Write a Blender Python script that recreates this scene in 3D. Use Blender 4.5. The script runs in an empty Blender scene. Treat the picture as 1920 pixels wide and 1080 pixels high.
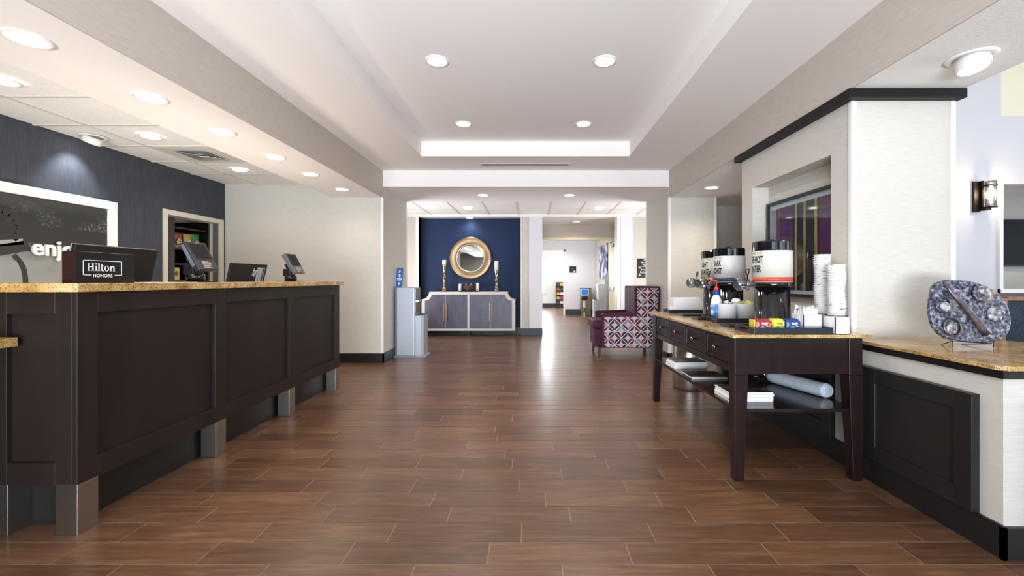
import bpy, bmesh, math, random
from mathutils import Vector, Matrix
random.seed(7)
SC = bpy.context.scene
COL = SC.collection
PI = math.pi

# ------------------------------------------------------------------ camera, world, exposure, daylight, fill lamps
cam = bpy.data.cameras.new('camera'); co = bpy.data.objects.new('camera', cam); COL.objects.link(co)
co.location = (0, 0, 1.18); co.rotation_euler = (PI/2, 0, 0)
cam.sensor_width = 36; cam.lens = 800/1920*36
cam.shift_x = -37/1920; cam.shift_y = -15/1920
cam.clip_start = 0.05
SC.camera = co
SC.view_settings.view_transform = 'Standard'; SC.view_settings.look = 'None'
SC.view_settings.gamma = 1; SC.view_settings.use_curve_mapping = False
SC.view_settings.exposure = 0.40
SC.cycles.caustics_reflective = False; SC.cycles.caustics_refractive = False
w = bpy.data.worlds.new('world'); SC.world = w; w.use_nodes = True
w.node_tree.nodes['Background'].inputs[0].default_value = (0.72, 0.85, 1.0, 1)
w.node_tree.nodes['Background'].inputs[1].default_value = 1.2

def area(name, loc, target, sx, sy, energy, col):
    l = bpy.data.lights.new(name, 'AREA'); l.shape = 'RECTANGLE'; l.size = sx; l.size_y = sy
    l.energy = energy; l.color = col
    o = bpy.data.objects.new(name, l); COL.objects.link(o); o.location = loc
    o.rotation_euler = (Vector(target)-Vector(loc)).to_track_quat('-Z', 'Y').to_euler()
    return o
# daylight through the entrance glazing behind the camera and the tall breakfast room windows, plus two added upward fills
area('entrance_daylight', (-0.2, -3.45, 1.45), (-0.2, 4, 1.6), 4.2, 2.2, 60, (0.72, 0.84, 1.0))
pb_ = area('entrance_upward_fill', (-0.7, -3.3, 0.45), (-0.5, 0.6, 3.0), 3.2, 0.9, 200, (0.86, 0.93, 1.0)); pb_.data.spread = math.radians(110)  # added low fill lamp aimed up to brighten the main ceiling
bb_ = area('breakfast_upward_fill', (7.4, 0.9, 0.5), (0.0, 2.6, 3.0), 4.0, 0.9, 22, (0.95, 0.96, 1.0)); bb_.data.spread = math.radians(110)  # second added upward fill for the ceiling, from the breakfast side
area('breakfast_daylight', (7.8, 1.5, 2.2), (2.5, 1.7, 1.9), 5.0, 3.2, 62, (0.86, 0.93, 1.0))
area('breakfast_rear_daylight', (5.2, -3.3, 2.2), (4.2, 4, 1.9), 3.6, 3.0, 18, (0.80, 0.89, 1.0))
area('corridor_window_daylight', (0.1, 17.6, 1.6), (1.4, 14.6, 0.6), 1.4, 1.6, 100, (0.9, 0.95, 1.0))
# added fill lamps, no real source: hallway, behind the counter, both side passages
area('hall_side_fill', (-0.42, 12.6, 1.4), (2.0, 13.9, 1.5), 1.4, 1.5, 42, (0.92, 0.94, 1.0))  # unseen fill added to brighten the far hallway walls
area('counter_upward_fill', (-2.95, 3.5, 0.8), (-3.2, 3.5, 2.5), 2.4, 0.5, 22, (1.0, 0.92, 0.80))  # hidden warm fill added to lift the reception ceiling and soffit
area('left_passage_fill', (-3.2, 7.85, 1.0), (-1.2, 7.8, 2.5), 1.0, 1.4, 65, (0.95, 0.95, 1.0))  # added fill brightening the corridor ceiling from the left
area('right_passage_fill', (3.2, 7.85, 1.0), (1.2, 7.8, 2.5), 1.0, 1.4, 65, (0.95, 0.95, 1.0))  # matching added corridor ceiling fill on the right

# ------------------------------------------------------------------ helpers
def lin(c):
    c /= 255.0
    return c/12.92 if c <= 0.04045 else ((c+0.055)/1.055)**2.4
def rgb(r, g, b): return (lin(r), lin(g), lin(b), 1)

def M(name, col, rough=0.5, metal=0.0, spec=0.5, coat=0.0, noise=None, bump=None, emit=None):
    m = bpy.data.materials.new(name); m.use_nodes = True
    nt = m.node_tree; N = nt.nodes; L = nt.links
    b = N['Principled BSDF']; c = rgb(*col)
    b.inputs['Base Color'].default_value = c
    b.inputs['Roughness'].default_value = rough; b.inputs['Metallic'].default_value = metal
    b.inputs['Specular IOR Level'].default_value = spec
    b.inputs['Coat Weight'].default_value = coat; b.inputs['Coat Roughness'].default_value = 0.08
    tc = mp = None
    if noise or bump: tc = N.new('ShaderNodeTexCoord')
    if noise:
        c2, sc, st, lo, hi = noise
        mp = N.new('ShaderNodeMapping'); mp.inputs['Scale'].default_value = st
        L.new(tc.outputs['Object'], mp.inputs[0])
        t = N.new('ShaderNodeTexNoise'); t.inputs['Scale'].default_value = sc; t.inputs['Detail'].default_value = 5
        L.new(mp.outputs[0], t.inputs['Vector'])
        r = N.new('ShaderNodeValToRGB'); r.color_ramp.elements[0].position = lo; r.color_ramp.elements[1].position = hi
        r.color_ramp.elements[0].color = c; r.color_ramp.elements[1].color = rgb(*c2)
        L.new(t.outputs['Fac'], r.inputs[0]); L.new(r.outputs[0], b.inputs['Base Color'])
    if bump:
        sc, st, k = bump
        mp2 = N.new('ShaderNodeMapping'); mp2.inputs['Scale'].default_value = st
        L.new(tc.outputs['Object'], mp2.inputs[0])
        t2 = N.new('ShaderNodeTexNoise'); t2.inputs['Scale'].default_value = sc; t2.inputs['Detail'].default_value = 3
        L.new(mp2.outputs[0], t2.inputs['Vector'])
        bp = N.new('ShaderNodeBump'); bp.inputs['Strength'].default_value = k; bp.inputs['Distance'].default_value = 0.004
        L.new(t2.outputs['Fac'], bp.inputs['Height']); L.new(bp.outputs[0], b.inputs['Normal'])
    if emit:
        b.inputs['Emission Color'].default_value = rgb(*emit[0]); b.inputs['Emission Strength'].default_value = emit[1]
    return m

def glassmat(name, tint=(235, 240, 242), refl=0.12, rough=0.03, mul=0.6):
    m = bpy.data.materials.new(name); m.use_nodes = True
    nt = m.node_tree; N = nt.nodes; L = nt.links; N.clear()
    o = N.new('ShaderNodeOutputMaterial'); mx = N.new('ShaderNodeMixShader')
    t = N.new('ShaderNodeBsdfTransparent'); t.inputs[0].default_value = rgb(*tint)
    g = N.new('ShaderNodeBsdfGlossy'); g.inputs['Roughness'].default_value = rough
    lw = N.new('ShaderNodeLayerWeight'); lw.inputs[0].default_value = 0.25
    ad = N.new('ShaderNodeMath'); ad.operation = 'MULTIPLY_ADD'; ad.inputs[1].default_value = mul; ad.inputs[2].default_value = refl
    ad.use_clamp = True
    L.new(lw.outputs['Fresnel'], ad.inputs[0]); L.new(ad.outputs[0], mx.inputs[0])
    L.new(t.outputs[0], mx.inputs[1]); L.new(g.outputs[0], mx.inputs[2]); L.new(mx.outputs[0], o.inputs[0])
    return m

class MB:
    def __init__(s): s.v = []; s.f = []; s.sm = []; s.mi = []; s.cur = 0
    def _add(s, vs, fs, smooth=False):
        o = len(s.v); s.v += [Vector(p) for p in vs]
        for f in fs: s.f.append([o+i for i in f]); s.sm.append(smooth); s.mi.append(s.cur)
        return s
    def box(s, x0, x1, y0, y1, z0, z1):
        x0, x1 = min(x0, x1), max(x0, x1); y0, y1 = min(y0, y1), max(y0, y1); z0, z1 = min(z0, z1), max(z0, z1)
        return s._add([(x0,y0,z0),(x1,y0,z0),(x1,y1,z0),(x0,y1,z0),(x0,y0,z1),(x1,y0,z1),(x1,y1,z1),(x0,y1,z1)],
            [(0,3,2,1),(4,5,6,7),(0,1,5,4),(1,2,6,5),(2,3,7,6),(3,0,4,7)])
    def frust(s, lo, z0, hi, z1):   # lo, hi = (x0,x1,y0,y1)
        a, b = lo, hi
        return s._add([(a[0],a[2],z0),(a[1],a[2],z0),(a[1],a[3],z0),(a[0],a[3],z0),(b[0],b[2],z1),(b[1],b[2],z1),(b[1],b[3],z1),(b[0],b[3],z1)],
            [(0,3,2,1),(4,5,6,7),(0,1,5,4),(1,2,6,5),(2,3,7,6),(3,0,4,7)])
    def lathe(s, prof, c=(0,0,0), n=24, axis='Z', smooth=True, rad=None):
        vs = []; fs = []
        for (r, z) in prof:
            for i in range(n):
                a = 2*PI*i/n; rr = r*(rad(i) if rad else 1)
                p = (rr*math.cos(a), rr*math.sin(a), z)
                if axis == 'X': p = (p[2], p[0], p[1])
                elif axis == 'Y': p = (p[0], p[2], p[1])
                vs.append((p[0]+c[0], p[1]+c[1], p[2]+c[2]))
        for k in range(len(prof)-1):
            for i in range(n):
                j = (i+1) % n
                fs.append((k*n+i, k*n+j, (k+1)*n+j, (k+1)*n+i))
        s._add(vs, fs, smooth)
        o = len(s.v)-len(vs)
        if prof[0][0] > 1e-6: s.f.append([o+i for i in range(n)][::-1]); s.sm.append(False); s.mi.append(s.cur)
        if prof[-1][0] > 1e-6: s.f.append([o+(len(prof)-1)*n+i for i in range(n)]); s.sm.append(False); s.mi.append(s.cur)
        return s
    def ring(s, prof, c=(0,0,0), n=24, axis='Z', smooth=True):  # closed profile, no caps
        vs = []; fs = []; m = len(prof)
        for (r, z) in prof:
            for i in range(n):
                a = 2*PI*i/n; p = (r*math.cos(a), r*math.sin(a), z)
                if axis == 'X': p = (p[2], p[0], p[1])
                elif axis == 'Y': p = (p[0], p[2], p[1])
                vs.append((p[0]+c[0], p[1]+c[1], p[2]+c[2]))
        for k in range(m):
            for i in range(n):
                j = (i+1) % n; k2 = (k+1) % m
                fs.append((k*n+i, k*n+j, k2*n+j, k2*n+i))
        return s._add(vs, fs, smooth)
    def cyl(s, c, r, h, n=24, axis='Z', r2=None):
        return s.lathe([(r, 0), (r2 if r2 is not None else r, h)], c, n, axis)
    def sphere(s, c, r, n=16, m=8, sc=(1,1,1)):
        prof = [(r*math.sin(PI*k/m), -r*math.cos(PI*k/m)) for k in range(m+1)]
        o = len(s.v); s.lathe([(max(a, 1e-5), b) for a, b in prof], (0,0,0), n)
        for i in range(o, len(s.v)):
            v = s.v[i]; s.v[i] = Vector((v.x*sc[0]+c[0], v.y*sc[1]+c[1], v.z*sc[2]+c[2]))
        return s
    def prism(s, pts, axis, a0, a1, smooth=False):
        n = len(pts)
        def P(p, a):
            if axis == 'Z': return (p[0], p[1], a)
            if axis == 'Y': return (p[0], a, p[1])
            return (a, p[0], p[1])
        vs = [P(p, a0) for p in pts]+[P(p, a1) for p in pts]
        s._add(vs, [tuple(range(n))[::-1], tuple(range(n, 2*n))])
        o = len(s.v)-2*n
        for i in range(n):
            j = (i+1) % n; s.f.append([o+i, o+j, o+n+j, o+n+i]); s.sm.append(smooth); s.mi.append(s.cur)
        return s
    def tube(s, pts, r, n=8, closed=False):
        pts = [Vector(p) for p in pts]; m = len(pts); vs = []; fs = []
        up = None
        for k in range(m):
            a = pts[k-1] if (k > 0 or closed) else pts[k]; b = pts[(k+1) % m] if (k < m-1 or closed) else pts[k]
            t = (b-a).normalized()
            if up is None: up = Vector((0,0,1)) if abs(t.z) < 0.9 else Vector((1,0,0))
            x = up.cross(t)
            if x.length < 1e-4: x = Vector((0,1,0)).cross(t)
            x.normalize(); y = t.cross(x); up = y if y.length > 0 else up
            rr = r[k] if isinstance(r, (list, tuple)) else r
            for i in range(n):
                an = 2*PI*i/n; vs.append(pts[k]+x*rr*math.cos(an)+y*rr*math.sin(an))
        for k in range(m if closed else m-1):
            k2 = (k+1) % m
            for i in range(n):
                j = (i+1) % n; fs.append((k*n+i, k*n+j, k2*n+j, k2*n+i))
        s._add(vs, fs, True)
        if not closed:
            o = len(s.v)-len(vs)
            s.f += [[o+i for i in range(n)][::-1], [o+(m-1)*n+i for i in range(n)]]; s.sm += [False]*2; s.mi += [s.cur]*2
        return s
    def poly(s, pts): return s._add(pts, [tuple(range(len(pts)))])
    def xf(s, mat, start=0):
        for i in range(start, len(s.v)): s.v[i] = mat @ s.v[i]
        return s
    def add(s, o, mat=None):
        k = len(s.v); s.v += [(mat @ p) if mat else p.copy() for p in o.v]
        s.f += [[k+i for i in f] for f in o.f]; s.sm += o.sm; s.mi += [s.cur]*len(o.f)
        return s
    def build(s, name, mat, parent=None, bevel=0.0, kind=None, seg=2, loc=None):
        me = bpy.data.meshes.new(name)
        me.from_pydata([tuple(p) for p in s.v], [], s.f)
        bm = bmesh.new(); bm.from_mesh(me)
        bmesh.ops.recalc_face_normals(bm, faces=bm.faces); bm.to_mesh(me); bm.free()
        for p, sm, mi in zip(me.polygons, s.sm, s.mi): p.use_smooth = sm; p.material_index = mi
        for m in (mat if isinstance(mat, (list, tuple)) else [mat]): me.materials.append(m)
        o = bpy.data.objects.new(name, me); COL.objects.link(o)
        if parent: o.parent = parent
        if loc: o.location = loc
        if bevel:
            b = o.modifiers.new('bevel', 'BEVEL'); b.width = bevel; b.segments = seg; b.limit_method = 'ANGLE'; b.angle_limit = math.radians(50)
        if kind: o['kind'] = kind
        return o

def tag(o, label, cat, group=None):
    o['label'] = label; o['category'] = cat
    if group: o['group'] = group
    return o
def thing(name, label, cat, loc=(0,0,0), rz=0, group=None):
    o = bpy.data.objects.new(name, None); o.empty_display_size = 0.05; COL.objects.link(o)
    o.location = loc; o.rotation_euler = (0, 0, rz)
    return tag(o, label, cat, group)
def dup(root, loc, rz=None, label=None, group=None):
    def cp(o, par):
        c = o.copy(); COL.objects.link(c)
        if par: c.parent = par
        for ch in list(o.children): cp(ch, c)
        return c
    r = cp(root, None); r.location = loc
    if rz is not None: r.rotation_euler = (0, 0, rz)
    if label: r['label'] = label
    if group: r['group'] = group
    return r
def struct(name, mb, mat, parent=None, bevel=0): return mb.build(name, mat, parent, bevel, kind='structure')

def text(body, size, xs=1.0, off=0.0, ext=0.0, al='CENTER'):
    """lettering as an MB in the XY plane (Z = thickness)"""
    cu = bpy.data.curves.new('lettering', 'FONT'); cu.body = body; cu.size = size; cu.offset = off; cu.extrude = ext
    cu.align_x = al; cu.resolution_u = 3
    o = bpy.data.objects.new('lettering', cu); COL.objects.link(o)
    dg = bpy.context.evaluated_depsgraph_get()
    me = bpy.data.meshes.new_from_object(o.evaluated_get(dg))
    mb = MB()
    mb._add([(v.co.x*xs, v.co.y, v.co.z) for v in me.vertices], [tuple(p.vertices) for p in me.polygons])
    bpy.data.objects.remove(o); bpy.data.curves.remove(cu); bpy.data.meshes.remove(me)
    return mb
FACE_CAM = Matrix(((1,0,0,0),(0,0,-1,0),(0,1,0,0),(0,0,0,1)))     # text facing -Y
FACE_PX = Matrix(((0,0,1,0),(1,0,0,0),(0,1,0,0),(0,0,0,1)))       # text facing +X
FACE_NX = Matrix(((0,0,-1,0),(-1,0,0,0),(0,1,0,0),(0,0,0,1)))     # text facing -X
def T(x, y, z): return Matrix.Translation((x, y, z))

# ------------------------------------------------------------------ materials
WALL = M('wallcovering_cream', (210, 205, 196), 0.75, spec=0.2, noise=((199, 194, 185), 9, (1.5, 1.5, 30), 0.35, 0.7), bump=(60, (1, 1, 5), 0.12))
WALL2 = M('wallcovering_beam', (202, 192, 182), 0.8, spec=0.2, noise=((192, 182, 172), 14, (1, 1, 12), 0.35, 0.7), bump=(60, (1, 1, 5), 0.12))
PAINT = M('ceiling_paint', (246, 241, 238), 0.85, spec=0.2)
PAINT_T = M('soffit_textured_paint', (240, 238, 235), 0.9, spec=0.2, bump=(140, (1, 1, 1), 0.5))
WHITE = M('white_trim_paint', (238, 236, 232), 0.45)
TILE = M('acoustic_tile', (244, 241, 237), 0.95, spec=0.1, noise=((205, 198, 190), 120, (1, 1, 1), 0.6, 0.72), bump=(110, (1, 1, 1), 0.4))
TBAR = M('ceiling_grid_metal', (214, 208, 198), 0.5)
SLATE = M('slate_wallcovering', (72, 76, 85), 0.75, spec=0.25, noise=((58, 62, 69), 12, (1, 14, 0.6), 0.35, 0.7), bump=(40, (1, 8, 0.5), 0.2))
NAVY = M('navy_wallcovering', (36, 54, 88), 0.7, spec=0.25, noise=((27, 42, 70), 10, (1, 1, 26), 0.35, 0.7))
BASE = M('baseboard_black', (30, 28, 28), 0.4)
GROUT = M('floor_grout', (140, 124, 108), 0.7)
ESP = M('espresso_counter_wood', (41, 31, 27), 0.42, spec=0.3, noise=((32, 24, 21), 5, (1, 1, 0.15), 0.35, 0.7))
MAHO = M('dark_mahogany', (36, 20, 19), 0.3, spec=0.35, noise=((25, 13, 14), 6, (3, 3, 0.4), 0.35, 0.7))
BLACKW = M('black_panel_wood', (34, 31, 30), 0.38, noise=((27, 24, 24), 6, (1, 1, 0.3), 0.4, 0.7))
STEEL = M('brushed_steel', (172, 166, 158), 0.32, metal=1.0, bump=(30, (1, 1, 14), 0.06))
ALU = M('satin_aluminium', (184, 191, 201), 0.4, metal=0.55)
CHROME = M('chrome', (215, 215, 215), 0.12, metal=1.0)
BRONZE = M('dark_bronze', (52, 42, 36), 0.4, metal=0.8)
GOLD = M('brushed_champagne', (168, 143, 112), 0.4, metal=1.0, noise=((140, 116, 86), 4, (1, 1, 1), 0.3, 0.7))
OLDGOLD = M('antique_mercury_gold', (170, 150, 118), 0.3, metal=0.9, noise=((84, 66, 46), 30, (1, 1, 1), 0.45, 0.65))
BLK = M('black_plastic', (22, 22, 24), 0.35)
BLKG = M('black_gloss_plastic', (14, 15, 18), 0.1, coat=0.4)
DGREY = M('charcoal_plastic', (36, 36, 38), 0.4)
MGREY = M('grey_plastic', (92, 94, 100), 0.4)
SCREEN = M('dark_screen', (7, 7, 8), 0.3, spec=0.2)
LET = M('white_lettering', (236, 236, 240), 0.5)
LETK = M('black_lettering', (28, 25, 24), 0.5)
GREYLET = M('grey_lettering', (130, 128, 124), 0.5)
CERAM = M('white_ceramic', (232, 234, 238), 0.22)
PAPER = M('white_paper', (236, 235, 232), 0.8)
VELVET = M('plum_velvet', (76, 23, 50), 0.6, spec=0.3, noise=((54, 14, 36), 4, (1, 1, 1), 0.35, 0.7))
LAMP = M('lit_lamp_lens', (255, 255, 255), 0.5, emit=((255, 250, 242), 9.0))
GLASS = glassmat('clear_glass', refl=0.015, mul=0.1)
CLEARP = glassmat('clear_plastic', (205, 212, 218), 0.2, 0.08)
BRN = M('brown_wainscot_wood', (76, 46, 32), 0.45, noise=((60, 34, 24), 5, (1, 1, 0.2), 0.35, 0.7))
OAK = M('chair_oak', (140, 98, 66), 0.45, noise=((112, 74, 46), 8, (4, 4, 0.5), 0.35, 0.7))
TEAL = M('teal_fabric', (26, 52, 68), 0.8, noise=((16, 34, 48), 60, (1, 1, 1), 0.4, 0.6))
CREAM = M('cream_paint', (240, 232, 205), 0.7)
DOORP = M('door_cream_paint', (226, 217, 184), 0.5)
LILAC = M('corridor_paint', (222, 220, 224), 0.8, spec=0.2)

def granite():
    m = bpy.data.materials.new('gold_granite'); m.use_nodes = True; N = m.node_tree.nodes; L = m.node_tree.links
    b = N['Principled BSDF']; tc = N.new('ShaderNodeTexCoord')
    n1 = N.new('ShaderNodeTexNoise'); n1.inputs['Scale'].default_value = 9; n1.inputs['Detail'].default_value = 8; n1.inputs['Roughness'].default_value = 0.7
    n2 = N.new('ShaderNodeTexNoise'); n2.inputs['Scale'].default_value = 170; n2.inputs['Detail'].default_value = 3
    r1 = N.new('ShaderNodeValToRGB'); e = r1.color_ramp.elements
    e[0].position = 0.32; e[0].color = rgb(150, 112, 62); e[1].position = 0.7; e[1].color = rgb(216, 190, 140)
    x = e.new(0.5); x.color = rgb(190, 152, 92)
    r2 = N.new('ShaderNodeValToRGB'); f = r2.color_ramp.elements
    f[0].position = 0.36; f[0].color = rgb(82, 56, 34); f[1].position = 0.46; f[1].color = (1, 1, 1, 1)
    mx = N.new('ShaderNodeMix'); mx.data_type = 'RGBA'; mx.blend_type = 'MULTIPLY'; mx.inputs[0].default_value = 0.85
    L.new(tc.outputs['Object'], n1.inputs['Vector']); L.new(tc.outputs['Object'], n2.inputs['Vector'])
    L.new(n1.outputs['Fac'], r1.inputs[0]); L.new(n2.outputs['Fac'], r2.inputs[0])
    L.new(r1.outputs[0], mx.inputs[6]); L.new(r2.outputs[0], mx.inputs[7]); L.new(mx.outputs[2], b.inputs['Base Color'])
    b.inputs['Roughness'].default_value = 0.14
    return m
GRAN = granite()

def plankmat():
    m = bpy.data.materials.new('wood_look_porcelain'); m.use_nodes = True; N = m.node_tree.nodes; L = m.node_tree.links
    b = N['Principled BSDF']; tc = N.new('ShaderNodeTexCoord'); g = N.new('ShaderNodeNewGeometry')
    oi = N.new('ShaderNodeObjectInfo')
    ra = N.new('ShaderNodeMath'); ra.operation = 'ADD'; L.new(g.outputs['Random Per Island'], ra.inputs[0]); L.new(oi.outputs['Random'], ra.inputs[1])
    cb = N.new('ShaderNodeCombineXYZ'); mu = N.new('ShaderNodeMath'); mu.operation = 'MULTIPLY'; mu.inputs[1].default_value = 37
    L.new(ra.outputs[0], mu.inputs[0]); L.new(mu.outputs[0], cb.inputs[0]); L.new(mu.outputs[0], cb.inputs[2])
    ps = N.new('ShaderNodeVectorMath'); ps.operation = 'ADD'; L.new(g.outputs['Position'], ps.inputs[0]); L.new(cb.outputs[0], ps.inputs[1])
    mp = N.new('ShaderNodeMapping'); mp.inputs['Scale'].default_value = (1.6, 16, 1); L.new(ps.outputs[0], mp.inputs[0])
    n1 = N.new('ShaderNodeTexNoise'); n1.inputs['Scale'].default_value = 2.6; n1.inputs['Detail'].default_value = 7; n1.inputs['Roughness'].default_value = 0.62
    L.new(mp.outputs[0], n1.inputs['Vector'])
    r1 = N.new('ShaderNodeValToRGB'); e = r1.color_ramp.elements
    e[0].position = 0.25; e[0].color = rgb(76, 50, 34); e[1].position = 0.78; e[1].color = rgb(128, 91, 61)
    x = e.new(0.5); x.color = rgb(99, 67, 45)
    L.new(n1.outputs['Fac'], r1.inputs[0])
    fr = N.new('ShaderNodeMath'); fr.operation = 'FRACT'; L.new(ra.outputs[0], fr.inputs[0])
    mr = N.new('ShaderNodeMapRange'); mr.inputs[3].default_value = 0.72; mr.inputs[4].default_value = 1.22; L.new(fr.outputs[0], mr.inputs[0])
    hs = N.new('ShaderNodeHueSaturation'); hs.inputs['Saturation'].default_value = 0.95
    L.new(mr.outputs[0], hs.inputs['Value']); L.new(r1.outputs[0], hs.inputs['Color']); L.new(hs.outputs[0], b.inputs['Base Color'])
    b.inputs['Roughness'].default_value = 0.29; b.inputs['Specular IOR Level'].default_value = 0.5
    bp = N.new('ShaderNodeBump'); bp.inputs['Strength'].default_value = 0.10; bp.inputs['Distance'].default_value = 0.002
    L.new(n1.outputs['Fac'], bp.inputs['Height']); L.new(bp.outputs[0], b.inputs['Normal'])
    return m
PLANK = plankmat()

def petalmat():
    """upholstery print: leaf shapes split by pale diagonal lines"""
    m = bpy.data.materials.new('petal_print_fabric'); m.use_nodes = True; N = m.node_tree.nodes; L = m.node_tree.links
    b = N['Principled BSDF']; b.inputs['Roughness'].default_value = 0.85; b.inputs['Specular IOR Level'].default_value = 0.2
    tc = N.new('ShaderNodeTexCoord'); sp = N.new('ShaderNodeSeparateXYZ'); L.new(tc.outputs['Object'], sp.inputs[0])
    def mth(op, a, c=None, d=None):
        n = N.new('ShaderNodeMath'); n.operation = op
        for i, v in enumerate((a, c, d)):
            if v is None: continue
            if isinstance(v, (int, float)): n.inputs[i].default_value = v
            else: L.new(v, n.inputs[i])
        return n.outputs[0]
    k = 1/0.20
    xy = mth('ADD', sp.outputs[0], sp.outputs[1])
    p = mth('MULTIPLY', xy, k); q = mth('MULTIPLY', sp.outputs[2], k)
    a = mth('ADD', p, q); c = mth('SUBTRACT', p, q)
    def lens(u, v, seed):
        fu = mth('FRACT', u); fv = mth('FRACT', v)
        d = mth('MINIMUM', fu, mth('SUBTRACT', 1.0, fu))
        arc = mth('MULTIPLY', mth('SINE', mth('MULTIPLY', fv, PI)), 0.27)
        inside = mth('LESS_THAN', d, arc); line = mth('LESS_THAN', d, 0.035)
        ci = N.new('ShaderNodeCombineXYZ')
        L.new(mth('FLOOR', mth('MULTIPLY', u, 2.0)), ci.inputs[0]); L.new(mth('FLOOR', v), ci.inputs[1]); ci.inputs[2].default_value = seed
        wn = N.new('ShaderNodeTexWhiteNoise'); L.new(ci.outputs[0], wn.inputs['Vector'])
        return inside, line, wn.outputs['Value']
    i1, l1, w1 = lens(a, c, 1.5); i2, l2, w2 = lens(c, a, 7.5)
    ramp = N.new('ShaderNodeValToRGB'); ramp.color_ramp.interpolation = 'CONSTANT'; e = ramp.color_ramp.elements
    e[0].position = 0; e[0].color = rgb(56, 34, 54); e[1].position = 0.38; e[1].color = rgb(112, 42, 58)
    y = e.new(0.62); y.color = rgb(128, 124, 138); y = e.new(0.82); y.color = rgb(62, 52, 70)
    sel = mth('ADD', mth('MULTIPLY', i1, w1), mth('MULTIPLY', mth('SUBTRACT', 1.0, i1), w2)); L.new(sel, ramp.inputs[0])
    ins = mth('MAXIMUM', i1, i2); ln = mth('MAXIMUM', l1, l2)
    m1 = N.new('ShaderNodeMix'); m1.data_type = 'RGBA'; m1.inputs[6].default_value = rgb(186, 178, 186); L.new(ins, m1.inputs[0]); L.new(ramp.outputs[0], m1.inputs[7])
    m2 = N.new('ShaderNodeMix'); m2.data_type = 'RGBA'; m2.inputs[7].default_value = rgb(220, 214, 216); L.new(ln, m2.inputs[0]); L.new(m1.outputs[2], m2.inputs[6])
    L.new(m2.outputs[2], b.inputs['Base Color'])
    return m
PETAL = petalmat()

# ------------------------------------------------------------------ floor with planks
fl = struct('floor', MB().box(-6.5, 9.5, -3.6, 19, -0.1, -0.0016), GROUT)
ROW, LEN, G = 0.1506, 0.607, 0.0025
OFFS = {0: -0.187, 1: -0.047, 2: 0.192, 3: 0.074, 4: -0.073}
pm = MB().box(-LEN/2+G, LEN/2-G, -ROW/2+G, ROW/2-G, -0.004, 0.0)
proto_plank = pm.build('floor_plank', PLANK, fl); pmesh = proto_plank.data
rest = MB(); npl = 0
def inview(x, y): return y > 1.25 and abs(x) < 1.3*y and -2.35 < x < 2.15
rowlist = list(range(-36, 114))
for k in rowlist:
    y = 1.771+ROW*(k+0.5)
    off = OFFS.get(k, random.uniform(0, LEN))
    j0 = int((-6.0-off)/LEN); j1 = int((9.0-off)/LEN)
    for j in range(j0, j1+1):
        x = off+(j+0.5)*LEN
        if y > 9.4 and not (-0.6 < x < 3.0): continue
        if y < 9.4 and x < -5.9: continue
        if inview(x, y) and npl < 299:
            npl += 1
            o = proto_plank if npl == 1 else proto_plank.copy()
            if npl > 1: COL.objects.link(o)
            o.location = (x, y, 0)
        else:
            rest.box(x-LEN/2+G, x+LEN/2-G, y-ROW/2+G, y+ROW/2-G, -0.004, 0.0)
rest.build('far_floor_planks', PLANK, fl, kind='stuff')

# ------------------------------------------------------------------ ceilings
ZB, ZM, ZT, ZC, ZP = 2.358, 2.74, 2.93, 2.512, 2.58
cl = struct('ceiling', MB().box(-2.2, -1.392, -1.6, 6.09, ZM, 3.1).box(1.23, 2.02, -1.6, 6.09, ZM, 3.1).box(-1.392, 1.23, 5.38, 6.09, ZM, 3.1)
       .box(-2.2, 2.02, -3.6, -1.6, ZM, 3.1), PAINT)
struct('ceiling', MB().box(-1.5, 1.3, -1.7, 5.45, ZT, 3.1), PAINT)
struct('trim_1', MB().box(-2.124, 1.961, 6.09, 7.25, ZC, 3.0), PAINT)                        # header face and corridor soffit
struct('trim_2', MB().box(-2.136, -2.124, -3.6, 6.09, ZB, ZM+0.1), WALL2)                      # left beam
struct('trim_3', MB().box(-2.845, -2.136, -3.6, 6.09, ZB, ZM), PAINT)                          # left soffit
struct('trim_4', MB().box(1.961, 1.973, -3.6, 6.1, ZB, ZM+0.1), WALL2)                         # right beam
struct('trim_5', MB().box(1.973, 2.66, -3.6, 4.15, ZB, 4.7).box(1.973, 3.45, 4.15, 6.85, ZB, 4.7), PAINT_T)
struct('ceiling', MB().box(2.6, 9.5, -3.6, 5.1, 4.6, 4.8), PAINT)
# tiled ceiling above reception: each tile a piece
ct = struct('ceiling', MB().box(-4.45, -2.845, -3.6, 6.09, 2.56, 2.7), TILE)
xs = [-4.38, -3.906, -2.845]
ys = [3.169+0.583*i for i in range(-7, 6)]; ys = [y for y in ys if y < 6.05]+[6.09]
bars = MB()
for x in xs[1:2]: bars.box(x-0.012, x+0.012, ys[0], 6.09, 2.537, 2.556)
bars.box(-2.869, -2.845, ys[0], 6.09, 2.537, 2.556)
for y in ys[:-1]: bars.box(-4.38, -2.845, y-0.012, y+0.012, 2.538, 2.556)
for i in range(len(ys)-1):
    for j in range(2):
        MB().box(xs[j]+0.006, xs[j+1]-0.006, ys[i]+0.006, ys[i+1]-0.006, 2.546, 2.565).build('ceiling_tile', TILE, ct)
bars.build('ceiling_grid', TBAR, ct)
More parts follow.
